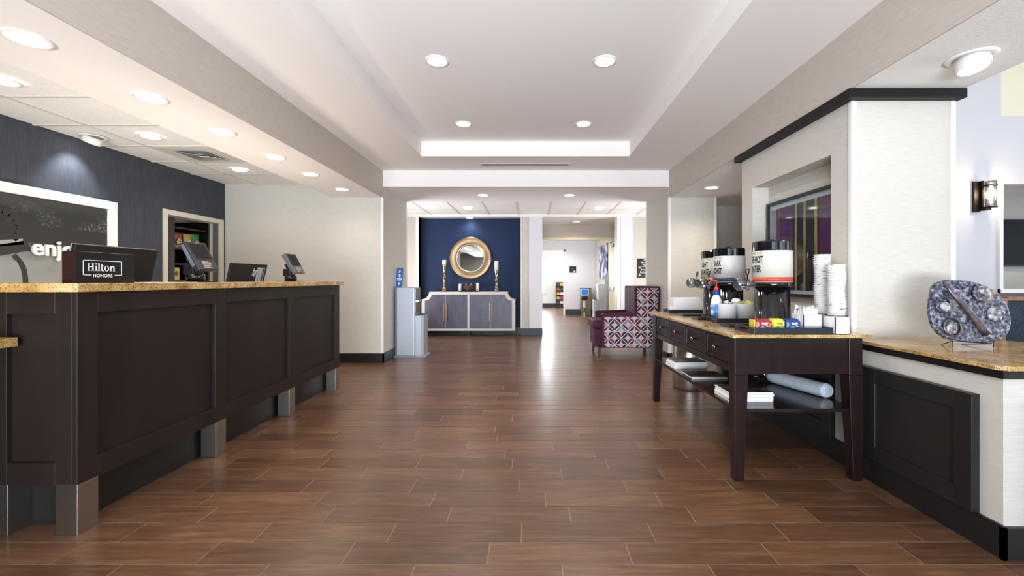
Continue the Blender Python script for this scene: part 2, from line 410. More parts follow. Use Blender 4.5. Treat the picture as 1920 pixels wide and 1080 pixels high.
# corridor tiles
ct2 = struct('ceiling', MB().box(-3.3, 3.3, 7.25, 9.3, 2.61, 2.75), TILE)
xs = [-3.3]+[-1.528-0.625*i for i in range(2, 0, -1)]+[-1.528+0.627*i for i in range(8)]; xs = [x for x in xs if x < 3.2]+[3.3]
ys = [7.25, 8.47, 9.19]; bars = MB()
for x in xs[1:-1]: bars.box(x-0.012, x+0.012, 7.25, 9.19, 2.577, 2.596)
bars.box(-3.3, 3.3, 8.458, 8.482, 2.578, 2.596)
for i in range(2):
    for j in range(len(xs)-1):
        MB().box(xs[j]+0.006, xs[j+1]-0.006, ys[i]+0.006, ys[i+1]-0.006, 2.586, 2.61).build('ceiling_tile', TILE, ct2)
bars.build('ceiling_grid', TBAR, ct2)
struct('ceiling', MB().box(0.0, 2.4, 9.17, 10.5, 2.55, 2.7), PAINT)
struct('ceiling', MB().box(-1.5, 2.4, 10.5, 19, 2.55, 2.7), PAINT)

# ------------------------------------------------------------------ walls
XL = -4.38
# left slate wall with the pantry doorway (Y 5.12..5.98, z<1.985)
struct('wall_left', MB().box(XL-0.12, XL, -3.6, 5.10, 0, 2.6).box(XL-0.12, XL, 6.02, 6.2, 0, 2.6).box(XL-0.12, XL, 5.10, 6.02, 1.985, 2.6), SLATE)
dr = struct('door_1', MB().box(XL-0.14, XL+0.018, 5.06, 5.125, 0, 2.03).box(XL-0.14, XL+0.018, 5.985, 6.05, 0, 2.03).box(XL-0.14, XL+0.018, 5.125, 5.985, 1.968, 2.03), M('door_casing_paint', (214, 206, 192), 0.45), bevel=0.004)
MB().box(XL-0.09, XL-0.015, 5.978, 5.9855, 0, 1.968).build('pocket_strip', M('pocket_grey', (96, 100, 100), 0.6), dr)
struct('wall_back', MB().box(XL, -2.124, 6.09, 6.3, 0, 2.6), WALL)
struct('wall_column', MB().box(-2.3, -2.124, 6.3, 7.26, 0, ZP+0.05), WALL)
struct('trim_6', MB().box(-2.155, -2.120, 6.084, 6.12, 0.13, ZB).box(-2.150, -2.120, 7.235, 7.264, 0.13, ZC+0.06), WHITE, bevel=0.003)
struct('baseboard_back', MB().box(XL, -2.106, 6.072, 6.09, 0, 0.135).box(-2.124, -2.106, 6.072, 7.26, 0, 0.135), BASE)
# pantry behind the doorway
struct('wall_pantry', MB().box(-6.4, -6.3, 4.4, 7.9, 0, 2.5).box(-6.4, XL-0.12, 7.8, 7.9, 0, 2.5).box(-6.4, XL-0.12, 4.3, 4.4, 0, 2.5), WALL2)
struct('ceiling', MB().box(-6.4, XL-0.12, 4.3, 7.9, 2.3, 2.4), PAINT)
# end wall of the hall, Y = 9.17, with navy recess and corridor opening
YE = 9.17
struct('wall_far', MB().box(-3.3, -2.43, YE, 9.5, 0, 2.62).box(-0.232, -0.03, YE, 9.5, 0, 2.62).box(2.16, 3.3, YE, 9.5, 0, 2.62).box(-2.43, -0.232, YE, 9.5, 2.535, 2.62), WALL)
struct('trim_7', MB().box(-0.034, 0.229, YE-0.022, 9.5, 0, 2.56), LILAC, bevel=0.004)
struct('trim_8', MB().box(1.905, 2.165, YE-0.022, 9.5, 0, 2.56), LILAC, bevel=0.004)
struct('trim_9', MB().box(1.834, 1.905, YE-0.012, 9.5, 0, 2.56), WHITE, bevel=0.004)
struct('trim_10', MB().box(-3.3, 3.3, YE-0.03, YE, 2.535, 2.585), WHITE)
struct('trim_11', MB().box(-2.49, -2.43, YE-0.012, YE+0.01, 0.14, 2.535).box(-0.236, -0.222, YE-0.012, YE+0.01, 0.14, 2.535).box(-0.05, -0.034, YE-0.018, YE+0.01, 0.14, 2.535), WHITE)
struct('wall_navy', MB().box(-2.5, -0.15, 9.39, 9.5, 0, 2.6), NAVY)
struct('wall_recess', MB().box(-2.436, -2.43, YE, 9.39, 0, 2.535).box(-0.232, -0.226, YE, 9.39, 0, 2.535), WALL)
struct('baseboard_far', MB().box(-3.3, -2.43, YE-0.02, YE, 0, 0.14).box(-0.232, -0.034, YE-0.02, YE, 0, 0.14).box(-0.036, 0.231, YE-0.04, YE-0.02, 0, 0.145)
       .box(1.90, 2.17, YE-0.04, YE-0.02, 0, 0.145).box(2.17, 3.3, YE-0.02, YE, 0, 0.14).box(-2.43, -0.232, 9.375, 9.39, 0, 0.14), M('baseboard_navy', (38, 44, 56), 0.45))
struct('wall_alcove', MB().box(-3.35, -3.25, 7.2, 9.5, 0, 2.7).box(3.25, 3.35, 6.96, 9.5, 0, 2.7).box(-3.3, -2.3, 7.16, 7.26, 0, 2.7), WALL)
# corridor beyond the opening
struct('wall_corridor', MB().box(0.0, 0.229, 9.5, 10.5, 0, 2.6).box(2.10, 2.3, 9.5, 10.5, 0, 2.6), WALL)
struct('trim_12', MB().box(0.0, 2.3, 10.5, 10.62, 2.22, 2.6), WALL2)
struct('door_2', MB().box(0.15, 2.3, 10.47, 10.65, 2.165, 2.225).box(2.10, 2.3, 10.47, 10.65, 0, 2.2).box(0.0, 0.16, 10.47, 10.65, 0, 2.2), DOORP, bevel=0.004)
struct('wall_right_corridor', MB().box(2.15, 2.3, 10.62, 14.6, 0, 2.6), WALL)
struct('wall_corridor_end', MB().box(1.13, 2.3, 14.5, 14.65, 0, 2.6).box(-1.5, 1.13, 14.5, 14.65, 2.18, 2.6).box(-1.5, -0.2, 14.5, 14.65, 0, 2.6), LILAC)
struct('trim_13', MB().box(1.09, 1.135, 14.48, 14.66, 0, 2.2).box(-0.2, 1.135, 14.48, 14.66, 2.15, 2.2), WHITE)
struct('wall_end_room', MB().box(-0.5, 2.4, 18.5, 18.6, 0, 2.6).box(2.2, 2.3, 14.6, 18.6, 0, 2.6).box(-0.6, -0.5, 10.6, 18.6, 0, 2.6), M('end_room_paint', (236, 240, 234), 0.8))
struct('baseboard_corridor', MB().box(1.135, 2.15, 14.475, 14.5, 0, 0.19).box(-0.5, 2.2, 18.475, 18.5, 0, 0.17).box(2.135, 2.15, 10.7, 14.5, 0, 0.15), M('baseboard_slate', (46, 50, 60), 0.45))
wn = struct('window_1', MB().box(0.28, 0.62, 18.44, 18.5, 0.58, 0.62).box(0.28, 0.62, 18.44, 18.5, 2.15, 2.19).box(0.595, 0.63, 18.44, 18.5, 0.6, 2.18).box(0.28, 0.62, 18.45, 18.5, 1.72, 1.75), WHITE)
MB().box(0.29, 0.6, 18.47, 18.49, 0.62, 2.15).build('pane', M('daylit_window', (255, 255, 255), 0.4, emit=((236, 246, 255), 3.0)), wn)
# right column, hall side
struct('wall_right', MB().box(1.956, 2.638, 6.1, 7.31, 0, ZP+0.05), WALL)
struct('trim_14', MB().box(1.952, 1.990, 6.094, 6.13, 0.13, ZB).box(2.604, 2.642, 6.094, 6.13, 0.13, ZB).box(1.952, 1.98, 7.285, 7.315, 0.13, ZC+0.06), WHITE, bevel=0.003)
struct('baseboard_right', MB().box(1.938, 2.638, 6.082, 6.1, 0, 0.135).box(1.938, 1.956, 6.082, 7.31, 0, 0.135).box(2.638, 3.4, 6.782, 6.8, 0, 0.135), BASE)
struct('wall_right_recess', MB().box(2.638, 3.5, 6.8, 6.95, 0, 2.6).box(3.4, 3.5, 5.0, 6.9, 0, 2.6), WALL)
# pillar with picture niche: X 2.0..2.64, Y 2.667..4.06
PX, PY0, PY1 = 2.0, 2.667, 4.06
struct('wall_pillar', MB().box(2.145, 2.64, PY0, PY1, 0, ZB).box(PX, 2.145, PY0, 2.852, 0, ZB).box(PX, 2.145, 3.865, PY1, 0, ZB)
       .box(PX, 2.145, 2.852, 3.865, 2.016, ZB).box(PX, 2.145, 2.852, 3.865, 0, 0.98), WALL)
struct('trim_15', MB().box(1.945, 2.67, PY0-0.055, PY1+0.04, ZB-0.058, ZB-0.001), M('crown_black', (24, 21, 21), 0.5, spec=0.25), bevel=0.004)
struct('trim_16', MB().box(1.994, 2.025, PY0-0.006, PY0+0.02, 0.82, ZB-0.06).box(2.615, 2.645, PY0-0.006, PY0+0.02, 0.82, ZB-0.06), WHITE)
# half wall
HZ = 0.82
struct('wall_half', MB().prism([(2.0, 1.81), (2.9, 1.81), (2.9, 2.35), (2.64, 2.667), (2.0, 2.667)], 'Z', 0, HZ-0.055), WALL)
struct('trim_17', MB().prism([(1.985, 1.795), (2.93, 1.795), (2.93, 2.37), (2.65, 2.665), (1.985, 2.665)], 'Z', HZ-0.058, HZ-0.02), M('apron_black', (26, 22, 22), 0.35))
struct('baseboard_half', MB().box(1.982, 2.0, 1.792, PY1, 0, 0.135).box(1.982, 2.93, 1.792, 1.81, 0, 0.135).box(1.986, 2.0, 1.796, PY1, 0.135, 0.14), BASE)
tp = MB().prism([(1.955, 1.80), (1.985, 1.77), (2.96, 1.77), (2.96, 2.40), (2.68, 2.664), (1.962, 2.664)], 'Z', HZ-0.02, HZ).build('granite_ledge', GRAN, None, 0.003)
tag(tp, 'tan granite ledge capping the white half wall under the round sculpture', 'ledge')
def wainscot(n, y0, y1, z0, z1):
    p = struct('trim_%d' % n, MB().box(1.975, 2.0, y0, y1, z0, z1), BLACKW)
    for a in ((y0, y0+0.085, z0, z1), (y1-0.085, y1, z0, z1)): MB().box(1.963, 1.976, *a).build('stile', BLACKW, p, 0.002)
    for a in ((y0+0.085, y1-0.085, z0, z0+0.085), (y0+0.085, y1-0.085, z1-0.085, z1)): MB().box(1.963, 1.976, *a).build('rail', BLACKW, p, 0.002)
wainscot(18, 1.905, 2.528, 0.142, 0.67)
wainscot(19, 2.81, 3.93, 0.142, 0.67)
p = struct('trim_20', MB().box(2.10, 2.8, 1.785, 1.81, 0.142, 0.67), BLACKW)
MB().box(2.10, 2.185, 1.773, 1.786, 0.142, 0.67).build('stile', BLACKW, p)
MB().box(2.185, 2.7, 1.773, 1.786, 0.585, 0.67).build('rail', BLACKW, p)
# breakfast room shell
struct('wall_breakfast', MB().box(3.4, 5.5, 5.0, 5.12, 0, 4.6).box(5.5, 9.5, 5.0, 5.12, 0, 1.07).box(5.5, 9.5, 5.0, 5.12, 2.305, 3.1).box(5.5, 9.5, 5.05, 5.12, 3.1, 4.6), M('breakfast_paint', (214, 212, 216), 0.8))
struct('trim_21', MB().box(5.48, 9.5, 5.04, 5.06, 3.1, 4.6), CREAM)
struct('trim_22', MB().box(5.46, 5.5, 4.975, 5.14, 1.03, 2.305).box(5.46, 9.5, 4.96, 5.14, 1.03, 1.075), WHITE)
struct('wall_wainscot', MB().box(5.2, 9.5, 4.965, 5.0, 0, 1.03), BRN)
struct('wall_lounge', MB().box(5.0, 10, 6.6, 6.7, 0, 2.6).box(5.0, 5.1, 5.1, 6.7, 0, 2.6), WALL)
struct('ceiling', MB().box(5.0, 10, 5.1, 6.7, 2.45, 2.6), PAINT)
struct('wall_outer', MB().box(8.0, 8.1, -3.6, 5.0, 0, 0.6).box(8.0, 8.1, -3.6, 5.0, 3.9, 4.7).box(8.0, 8.1, -3.6, -1.2, 0.6, 3.9).box(8.0, 8.1, 4.2, 5.0, 0.6, 3.9), WALL)
struct('wall_rear', MB().box(-5, -2.4, -3.7, -3.6, 0, 4.7).box(2.0, 3.2, -3.7, -3.6, 0, 4.7).box(7.2, 8.1, -3.7, -3.6, 0, 4.7).box(-2.4, 2.0, -3.7, -3.6, 2.6, 4.7).box(3.2, 7.2, -3.7, -3.6, 3.9, 4.7).box(3.2, 7.2, -3.7, -3.6, 0, 0.6), WALL)

# ------------------------------------------------------------------ recessed lights
ring = MB().ring([(0.072, 0), (0.094, 0), (0.094, -0.006), (0.080, -0.010), (0.072, -0.004)], n=28)
lensm = MB().cyl((0, 0, -0.006), 0.073, 0.005, 28)
def lamp_light(o, z, energy, col, angle=2.6, blend=1.0, rot=None):
    l = bpy.data.lights.new('lamp', 'SPOT'); l.energy = energy; l.color = col; l.spot_size = angle; l.spot_blend = blend; l.shadow_soft_size = 0.07
    b = bpy.data.objects.new('lamp', l); COL.objects.link(b); b.parent = o; b.location = (0, 0, z)
    if rot: b.rotation_euler = rot
    return b
DL = thing('recessed_downlight', 'x', 'light'); ring.build('trim_ring', WHITE, DL); lensm.build('lens', LAMP, DL)
first = [True]
def downlight(x, y, z, label, group, e=26, col=(1.0, 0.93, 0.82)):
    if first[0]: o = DL; first[0] = False; o.location = (x, y, z)
    else: o = dup(DL0, (x, y, z))
    o['label'] = label; o['group'] = group
    lights.append((o, e, col))
DL0 = DL; lights = []
WARM = (1.0, 0.89, 0.74); NEUT = (1.0, 0.93, 0.86)
ordn = ['first', 'second', 'third', 'fourth', 'fifth', 'sixth', 'seventh']
for i, (x, y, n) in enumerate([(-.756, 3.406, 'near left'), (.583, 3.406, 'near right'), (-.764, 4.778, 'far left'), (.58, 4.778, 'far right')]):
    downlight(x, y, ZT, 'round recessed downlight in the raised tray ceiling, %s of the four' % n, 'tray ceiling downlights', 58, NEUT)
for i, y in enumerate([2.08, 2.755, 3.40, 4.087, 4.744, 5.53]):
    downlight(-2.46, y, ZB, 'recessed downlight in the long soffit over the front desk, %s from the near end' % ordn[i], 'soffit downlights over the front desk', 17, WARM)
downlight(-2.46, 1.42, ZB, 'recessed downlight in the desk soffit just outside the picture', 'soffit downlights over the front desk', 17, WARM)
for i, y in enumerate([2.9, 4.03, 5.256]):
    downlight(-3.6, y, 2.537, 'recessed downlight in the tiled ceiling behind the front desk, %s from the near end' % ordn[i], 'tile ceiling downlights behind the desk', 24, WARM)
downlight(-.762, 6.68, ZC, 'small downlight in the corridor soffit, left one of the front pair', 'corridor soffit downlights', 14, NEUT)
downlight(.59, 6.68, ZC, 'small downlight in the corridor soffit, right one of the front pair', 'corridor soffit downlights', 14, NEUT)
downlight(-1.24, 8.30, 2.577, 'small downlight in the corridor ceiling tiles ahead of the round mirror', 'corridor tile downlights', 14, NEUT)
downlight(1.317, 8.30, 2.577, 'small downlight in the corridor ceiling tiles before the hallway opening', 'corridor tile downlights', 14, NEUT)
downlight(1.046, 9.96, 2.55, 'small downlight just inside the hallway opening above the header', 'hallway downlights', 34, WARM)
downlight(2.29, 5.43, ZB, 'recessed downlight in the right soffit beyond the pillar', 'right soffit downlights', 62, WARM)
downlight(-1.345, 9.255, 2.535, 'small accent downlight above the round gold mirror', 'mirror accent light', 16, (0.92, 0.95, 1.0))
for yy in (11.6, 13.6): downlight(1.0, yy, 2.55, 'recessed light in the far hallway ceiling at %s' % ('its near end' if yy < 12 else 'its far end'), 'hallway downlights', 110, NEUT)
downlight(0.9, 16.3, 2.55, 'recessed light in the bright room at the hallway end', 'hallway downlights', 60, (0.96, 1.0, 0.98))
downlight(-5.2, 6.0, 2.3, 'recessed light in the pantry ceiling', 'pantry light', 22, WARM)
downlight(7.1, 5.8, 2.45, 'recessed light in the lounge behind the pass-through', 'lounge light', 30, WARM)
for o, e, c in lights: lamp_light(o, -0.02, e, c)

def eyeball(loc, tilt, rz, label, e, col):
    o = thing('eyeball_light', label, 'light', loc, rz)
    MB().ring([(0.074, 0), (0.108, 0), (0.108, -0.005), (0.074, -0.008)], n=32).build('trim_ring', WHITE, o)
    R = Matrix.Rotation(tilt, 4, 'X') @ T(0, 0, -0.02)
    b = MB().lathe([(0.072, 0.02), (0.072, -0.028), (0.068, -0.045), (0.062, -0.045), (0.061, -0.038)], n=32).xf(R); b.build('eyeball', WHITE, o)
    MB().cyl((0, 0, -0.043), 0.0615, 0.004, 28).xf(R).build('lens', LAMP, o)
    l = lamp_light(o, 0, e, col, 1.5, 0.6, None); l.location = (R @ Vector((0, 0, -0.07))); l.rotation_euler = (tilt, 0, 0)
    return o
eyeball((2.325, 2.26, ZB), math.radians(-14), math.radians(10), 'large tilted eyeball downlight in the right soffit before the pillar', 12, (1, 0.95, 0.9))
eyeball((-4.16, 4.05, 2.537), math.radians(25), math.radians(90), 'white eyeball wall washer tight against the slate wall above the poster', 20, (0.88, 0.93, 1.0))

# ------------------------------------------------------------------ ceiling vents
o = thing('air_diffuser', 'square white air diffuser in the tiled ceiling behind the desk', 'vent', (-3.565, 4.62, 2.537))
MB().box(-.30, .30, -.285, .285, -0.004, 0.004).build('face_plate', TBAR, o)
for i, r in enumerate((0.15, 0.115, 0.08, 0.045)):
    MB().ring([(r*1.414, -0.004), (r*1.414+0.034, -0.012-i*0.002), (r*1.414-0.008, -0.006)], n=4).xf(Matrix.Rotation(PI/4, 4, 'Z')).build('louver', WHITE, o)
MB().box(-.155, .155, -.155, .155, -0.0055, -0.004).build('dark_throat', BLK, o)
o = thing('slot_diffuser', 'long narrow linear slot vent in the ceiling before the corridor header', 'vent', (-.09, 5.76, ZM))
MB().box(-.61, .61, -.06, .06, -0.006, 0.0).build('slot_frame', TBAR, o)
for k in range(3): MB().box(-.58, .58, -.045+.032*k, -.028+.032*k, -0.008, -0.005).build('slot_blade', MGREY, o)

# ------------------------------------------------------------------ reception counter
rc = thing('reception_counter', 'long espresso panelled reception counter on short metal legs', 'counter', (-2.3, 3.3, 0))
O = T(2.3, -3.3, 0)
def rpart(name, mb, mat, bevel=0): return mb.xf(O).build(name, mat, rc, bevel)
rpart('body', MB().box(-2.5, -2.121, 1.992, 4.65, 0.233, 1.124).box(-3.3, -2.5, 1.992, 2.4, 0.233, 1.124), ESP)
for y0, y1 in ((1.967, 2.06), (2.828, 2.927), (3.69, 3.777), (4.557, 4.65)):
    rpart('stile', MB().box(-2.1215, -2.096, y0 if y0 > 2 else 1.967, y1, 0.233, 1.124), ESP, 0.0015)
for y0, y1 in ((2.06, 2.828), (2.927, 3.69), (3.777, 4.557)):
    rpart('rail', MB().box(-2.1215, -2.096, y0, y1, 1.024, 1.124), ESP, 0.0015)
    rpart('rail', MB().box(-2.1215, -2.096, y0, y1, 0.233, 0.333), ESP, 0.0015)
    rpart('panel', MB().box(-2.122, -2.118, y0, y1, 0.333, 1.024), ESP)
rpart('stile', MB().box(-2.198, -2.1215, 1.967, 1.9925, 0.233, 1.124), ESP, 0.0015)
rpart('stile', MB().box(-2.515, -2.422, 1.967, 1.9925, 0.233, 1.124), ESP, 0.0015)
rpart('rail', MB().box(-2.422, -2.198, 1.967, 1.9925, 1.023, 1.124), ESP, 0.0015)
rpart('rail', MB().box(-2.422, -2.198, 1.967, 1.9925, 0.233, 0.335), ESP, 0.0015)
rpart('panel', MB().box(-2.422, -2.198, 1.988, 1.993, 0.335, 1.023), ESP)
rpart('panel', MB().box(-3.3, -2.515, 1.975, 1.993, 0.233, 1.124), ESP)
for y0, y1 in ((1.969, 2.065), (2.833, 2.927), (3.69, 3.782), (4.558, 4.65)):
    rpart('leg', MB().box(-2.198, -2.097, y0, y1, 0, 0.2335), STEEL, 0.002)
rpart('leg', MB().box(-2.52, -2.419, 1.969, 2.065, 0, 0.2335), STEEL, 0.002)
rpart('toe_kick', MB().box(-2.45, -2.218, 2.07, 4.6, 0, 0.234).box(-3.2, -2.21, 2.065, 2.2, 0, 0.234), BLACKW)
bd = thing('clerk_desk', 'dark low work desk under the monitors behind the reception counter', 'desk', (-2.88, 3.5, 0))
MB().box(-.37, .375, -1.09, 1.15, .72, .75).build('desk_top', ESP, bd, .002)
for y_ in (-1.07, 1.11): MB().box(-.35, .35, y_, y_+.03, 0, .72).build('end_panel', ESP, bd)
t = MB().prism([(-3.35, 1.935), (-2.062, 1.935), (-2.062, 4.69), (-2.52, 4.69), (-2.52, 2.42), (-3.35, 2.42)], 'Z', 1.124, 1.165).build('granite_countertop', GRAN, None, 0.004)
tag(t, 'long gold granite slab topping the reception counter', 'countertop')
ld = thing('accessible_desk', 'low side desk with reddish granite top meeting the reception counter', 'desk', (-2.8, 1.2, 0))
MB().box(-.5, .435, -1.0, 0.765, 0.875, 0.917).build('granite_top', GRAN, ld, 0.003)
MB().box(-.5, .30, -0.95, 0.766, 0, 0.876).build('base_panel', ESP, ld)

# ---- things on the counter
def serif_word():
    mb = MB(); st = 0.17; th = 0.05; sf = 0.07
    def stem(x, z0, z1, left=True, right=True, top=True, bot=True):
        mb.box(x, x+st, z0, z1, 0, 0.002)
        if bot: mb.box(x-sf, x+st+sf, z0, z0+th, 0, 0.002)
        if top: mb.box(x-sf if left else x, x+st+(sf if right else 0), z1-th, z1, 0, 0.002)
    stem(0.07, 0, 1.0); stem(0.55, 0, 1.0); mb.box(0.24, 0.55, 0.48, 0.55, 0, 0.002)          # H
    stem(0.95, 0, 0.68, True, False); mb.cyl((1.035, 0.88, 0), 0.095, 0.002, 16)              # i
    stem(1.29, 0, 1.02, True, False)                                                          # l
    mb.box(1.66, 1.83, 0.06, 0.9, 0, 0.002).box(1.56, 2.0, 0.62, 0.68, 0, 0.002).box(1.72, 2.0, 0, 0.08, 0, 0.002)  # t
    n = 20                                                                                    # o
    for k in range(n):
        a, b = 2*PI*k/n, 2*PI*(k+1)/n
        def P(r1, r2, an): return (2.36+r1*math.cos(an), 0.34+r2*math.sin(an), 0.002)
        mb.poly([P(.31, .36, a), P(.31, .36, b), P(.15, .30, b), P(.15, .30, a)])
    stem(2.80, 0, 0.68, True, False); stem(3.22, 0, 0.45, top=False)                          # n
    for k in range(10):
        a, b = PI*k/10, PI*(k+1)/10
        def Q(r1, r2, an): return (3.17+r1*math.cos(an), 0.42+r2*math.sin(an), 0.002)
        mb.poly([Q(.22, .28, a), Q(.22, .28, b), Q(.06, .2, b), Q(.06, .2, a)])
    return mb
hs = thing('counter_sign', 'black block sign with white hotel loyalty lettering on the granite counter', 'sign', (-2.27, 2.25, 1.165))
MB().box(-.024, .024, -.162, .16, 0, .158).build('sign_block', M('sign_black', (14, 14, 16), 0.25), hs, 0.002)
MB().box(-.026, .0245, -.1645, -.148, 0, .158).build('end_cap', M('dark_cherry_edge', (42, 18, 16), 0.35), hs)
F = T(.0248, -.02, 0) @ FACE_PX
def on_sign(mb, x, y, s): return MB().add(mb, F @ T(x, y, 0) @ Matrix.Scale(s, 4))
on_sign(serif_word(), -.073, .061, .0412).build('lettering', LET, hs)
h = text('HONORS', 0.0225, 1.08, 0.0005); on_sign(h, 0.004, .030, 1.0).build('lettering', LET, hs)
fr = MB(); w_ = .003
x0, x1, z0, z1 = -.0955, .1065, .0395, .116
fr.box(x0, x1, z1-w_, z1, 0, .0015).box(x0, x0+w_, z0, z1, 0, .0015).box(x1-w_, x1, z0, z1, 0, .0015).box(x0, -.0545, z0-.0005, z0+w_, 0, .0015).box(.0665, x1, z0-.0005, z0+w_, 0, .0015)
on_sign(fr, 0, 0, 1).build('logo_border', LET, hs)
MONB = M('monitor_black', (22, 22, 23), 0.5, spec=0.3)
def monitor(loc, wd, ht, label, logo):
    o = thing('computer_monitor', label, 'monitor', loc)
    R = Matrix.Rotation(math.radians(13), 4, 'Y')
    sc = lambda mb, m, n, b=0: mb.xf(T(0, 0, .10) @ R).build(n, m, o, b)
    sc(MB().box(-.012, .012, -wd/2, wd/2, 0, ht), MONB, 'back_shell', .004)
    sc(MB().box(-.020, -.012, -wd/2, wd/2, 0, ht), M('monitor_bezel_silver', (150, 148, 142), 0.35, metal=0.5), 'bezel', .002)
    sc(MB().box(-.0215, -.020, -wd/2+.012, wd/2-.012, .012, ht-.012), SCREEN, 'screen')
    MB().box(-.10, .10, -.12, .12, 0, .012).box(-.02, .0, -.03, .03, .012, .25).build('stand', BLK, o, .003)
    if logo:
        sc(MB().box(.012, .019, wd/2-.15, wd/2-.04, .02, ht-.03), ALU, 'silver_spine', .002)
        sc(MB().box(.019, .021, wd/2-.07, wd/2-.055, .02, ht-.04), BLK, 'spine_slot')
        lg = MB()
        for (a, b) in (((-.022, -.03), (-.006, .045)), ((-.006, .02), (.006, .022)), ((.006, .022), (-.001, -.03)), ((.004, -.045), (.020, .022)), ((.020, .022), (.032, .020)), ((.032, .020), (.026, -.026)), ((.014, -.026), (.026, -.026))):
            v = Vector((b[0]-a[0], b[1]-a[1])).normalized(); n_ = Vector((-v.y, v.x))*.0035
            A, B = Vector(a), Vector(b)
            lg.poly([(p.x, p.y, 0) for p in (A+n_, A-n_, B-n_, B+n_)])
        sc(MB().add(lg, T(.0128, wd/2-.19, ht-.085) @ FACE_PX), LET, 'lettering')
    return o
monitor((-2.84, 2.81, .75), .56, .56, 'wide dark monitor seen from behind the black counter sign', False)
monitor((-2.84, 4.13, .75), .52, .50, 'dark monitor with small white two-letter logo and silver spine, behind the counter', True)
MB().box(-2.40, -2.10, 2.46, 2.68, 1.1655, 1.167).build('paper_sheet', PAPER)
tag(bpy.data.objects['paper_sheet'], 'white sheet of paper lying flat on the granite beside the black sign', 'paper')
def terminal(loc, label, shell):
    o = thing('card_terminal', label, 'card terminal', loc)
    MB().box(-.075, .07, -.10, .10, 0, .006).build('base_plate', BLK, o, .002)
    MB().lathe([(.052, .006), (.052, .05), (.048, .054)], n=24).build('swivel_base', BLKG, o)
    MB().box(-.05, .02, -.045, .045, .054, .12).build('pivot_block', BLK, o, .004)
    R = T(.045, 0, .175) @ Matrix.Rotation(math.radians(62), 4, 'Y')        # local: x along slope (down = +x), y width, z = out of face
    def sp(n, mb, m, b=0, par=None): return mb.xf(R).build(n, m, par or o, b)
    body = sp('housing', MB().prism([(-.105, -.045), (.105, -.028), (.105, 0), (-.105, 0)], 'Y', -.088, .088), shell, .005)
    for a_, b_ in ((-.091, -.088), (.088, .091)): sp('side_grip', MB().box(-.09, .07, a_, b_, -.034, -.012), MGREY, .002)
    sp('back_arm', MB().box(-.03, .07, -.035, .035, -.085, -.03), BLK, .004)
    sp('screen', MB().box(-.088, .022, -.066, .066, 0, .002), SCREEN)
    sp('bezel', MB().box(-.1, .032, -.08, .08, -.001, .0012), BLK)
    sp('logo_mark', MB().box(-.097, -.091, -.012, .012, 0.001, .0022), M('red_mark', (200, 60, 50), 0.5))
    cols = [M('key_grey', (150, 148, 150), 0.5), M('key_red', (170, 60, 50), 0.5), M('key_teal', (50, 120, 100), 0.5), M('key_amber', (226, 184, 92), 0.5)]
    sp('keypad_bed', MB().box(.038, .098, -.04, .04, 0, .001), BLK)
    for r in range(4):
        for c in range(4):
            sp('key', MB().box(.041+.014*r, .052+.014*r, -.037+.019*c, -.021+.019*c, .001, .003), cols[0 if c < 3 else (1, 3, 2, 2)[r]])
    return o
terminal((-2.235, 2.838, 1.165), 'large black card terminal tilted on a swivel stand, middle of the counter', DGREY)
terminal((-2.31, 4.09, 1.165), 'smaller grey card terminal on a swivel stand at the far end of the counter', MGREY)

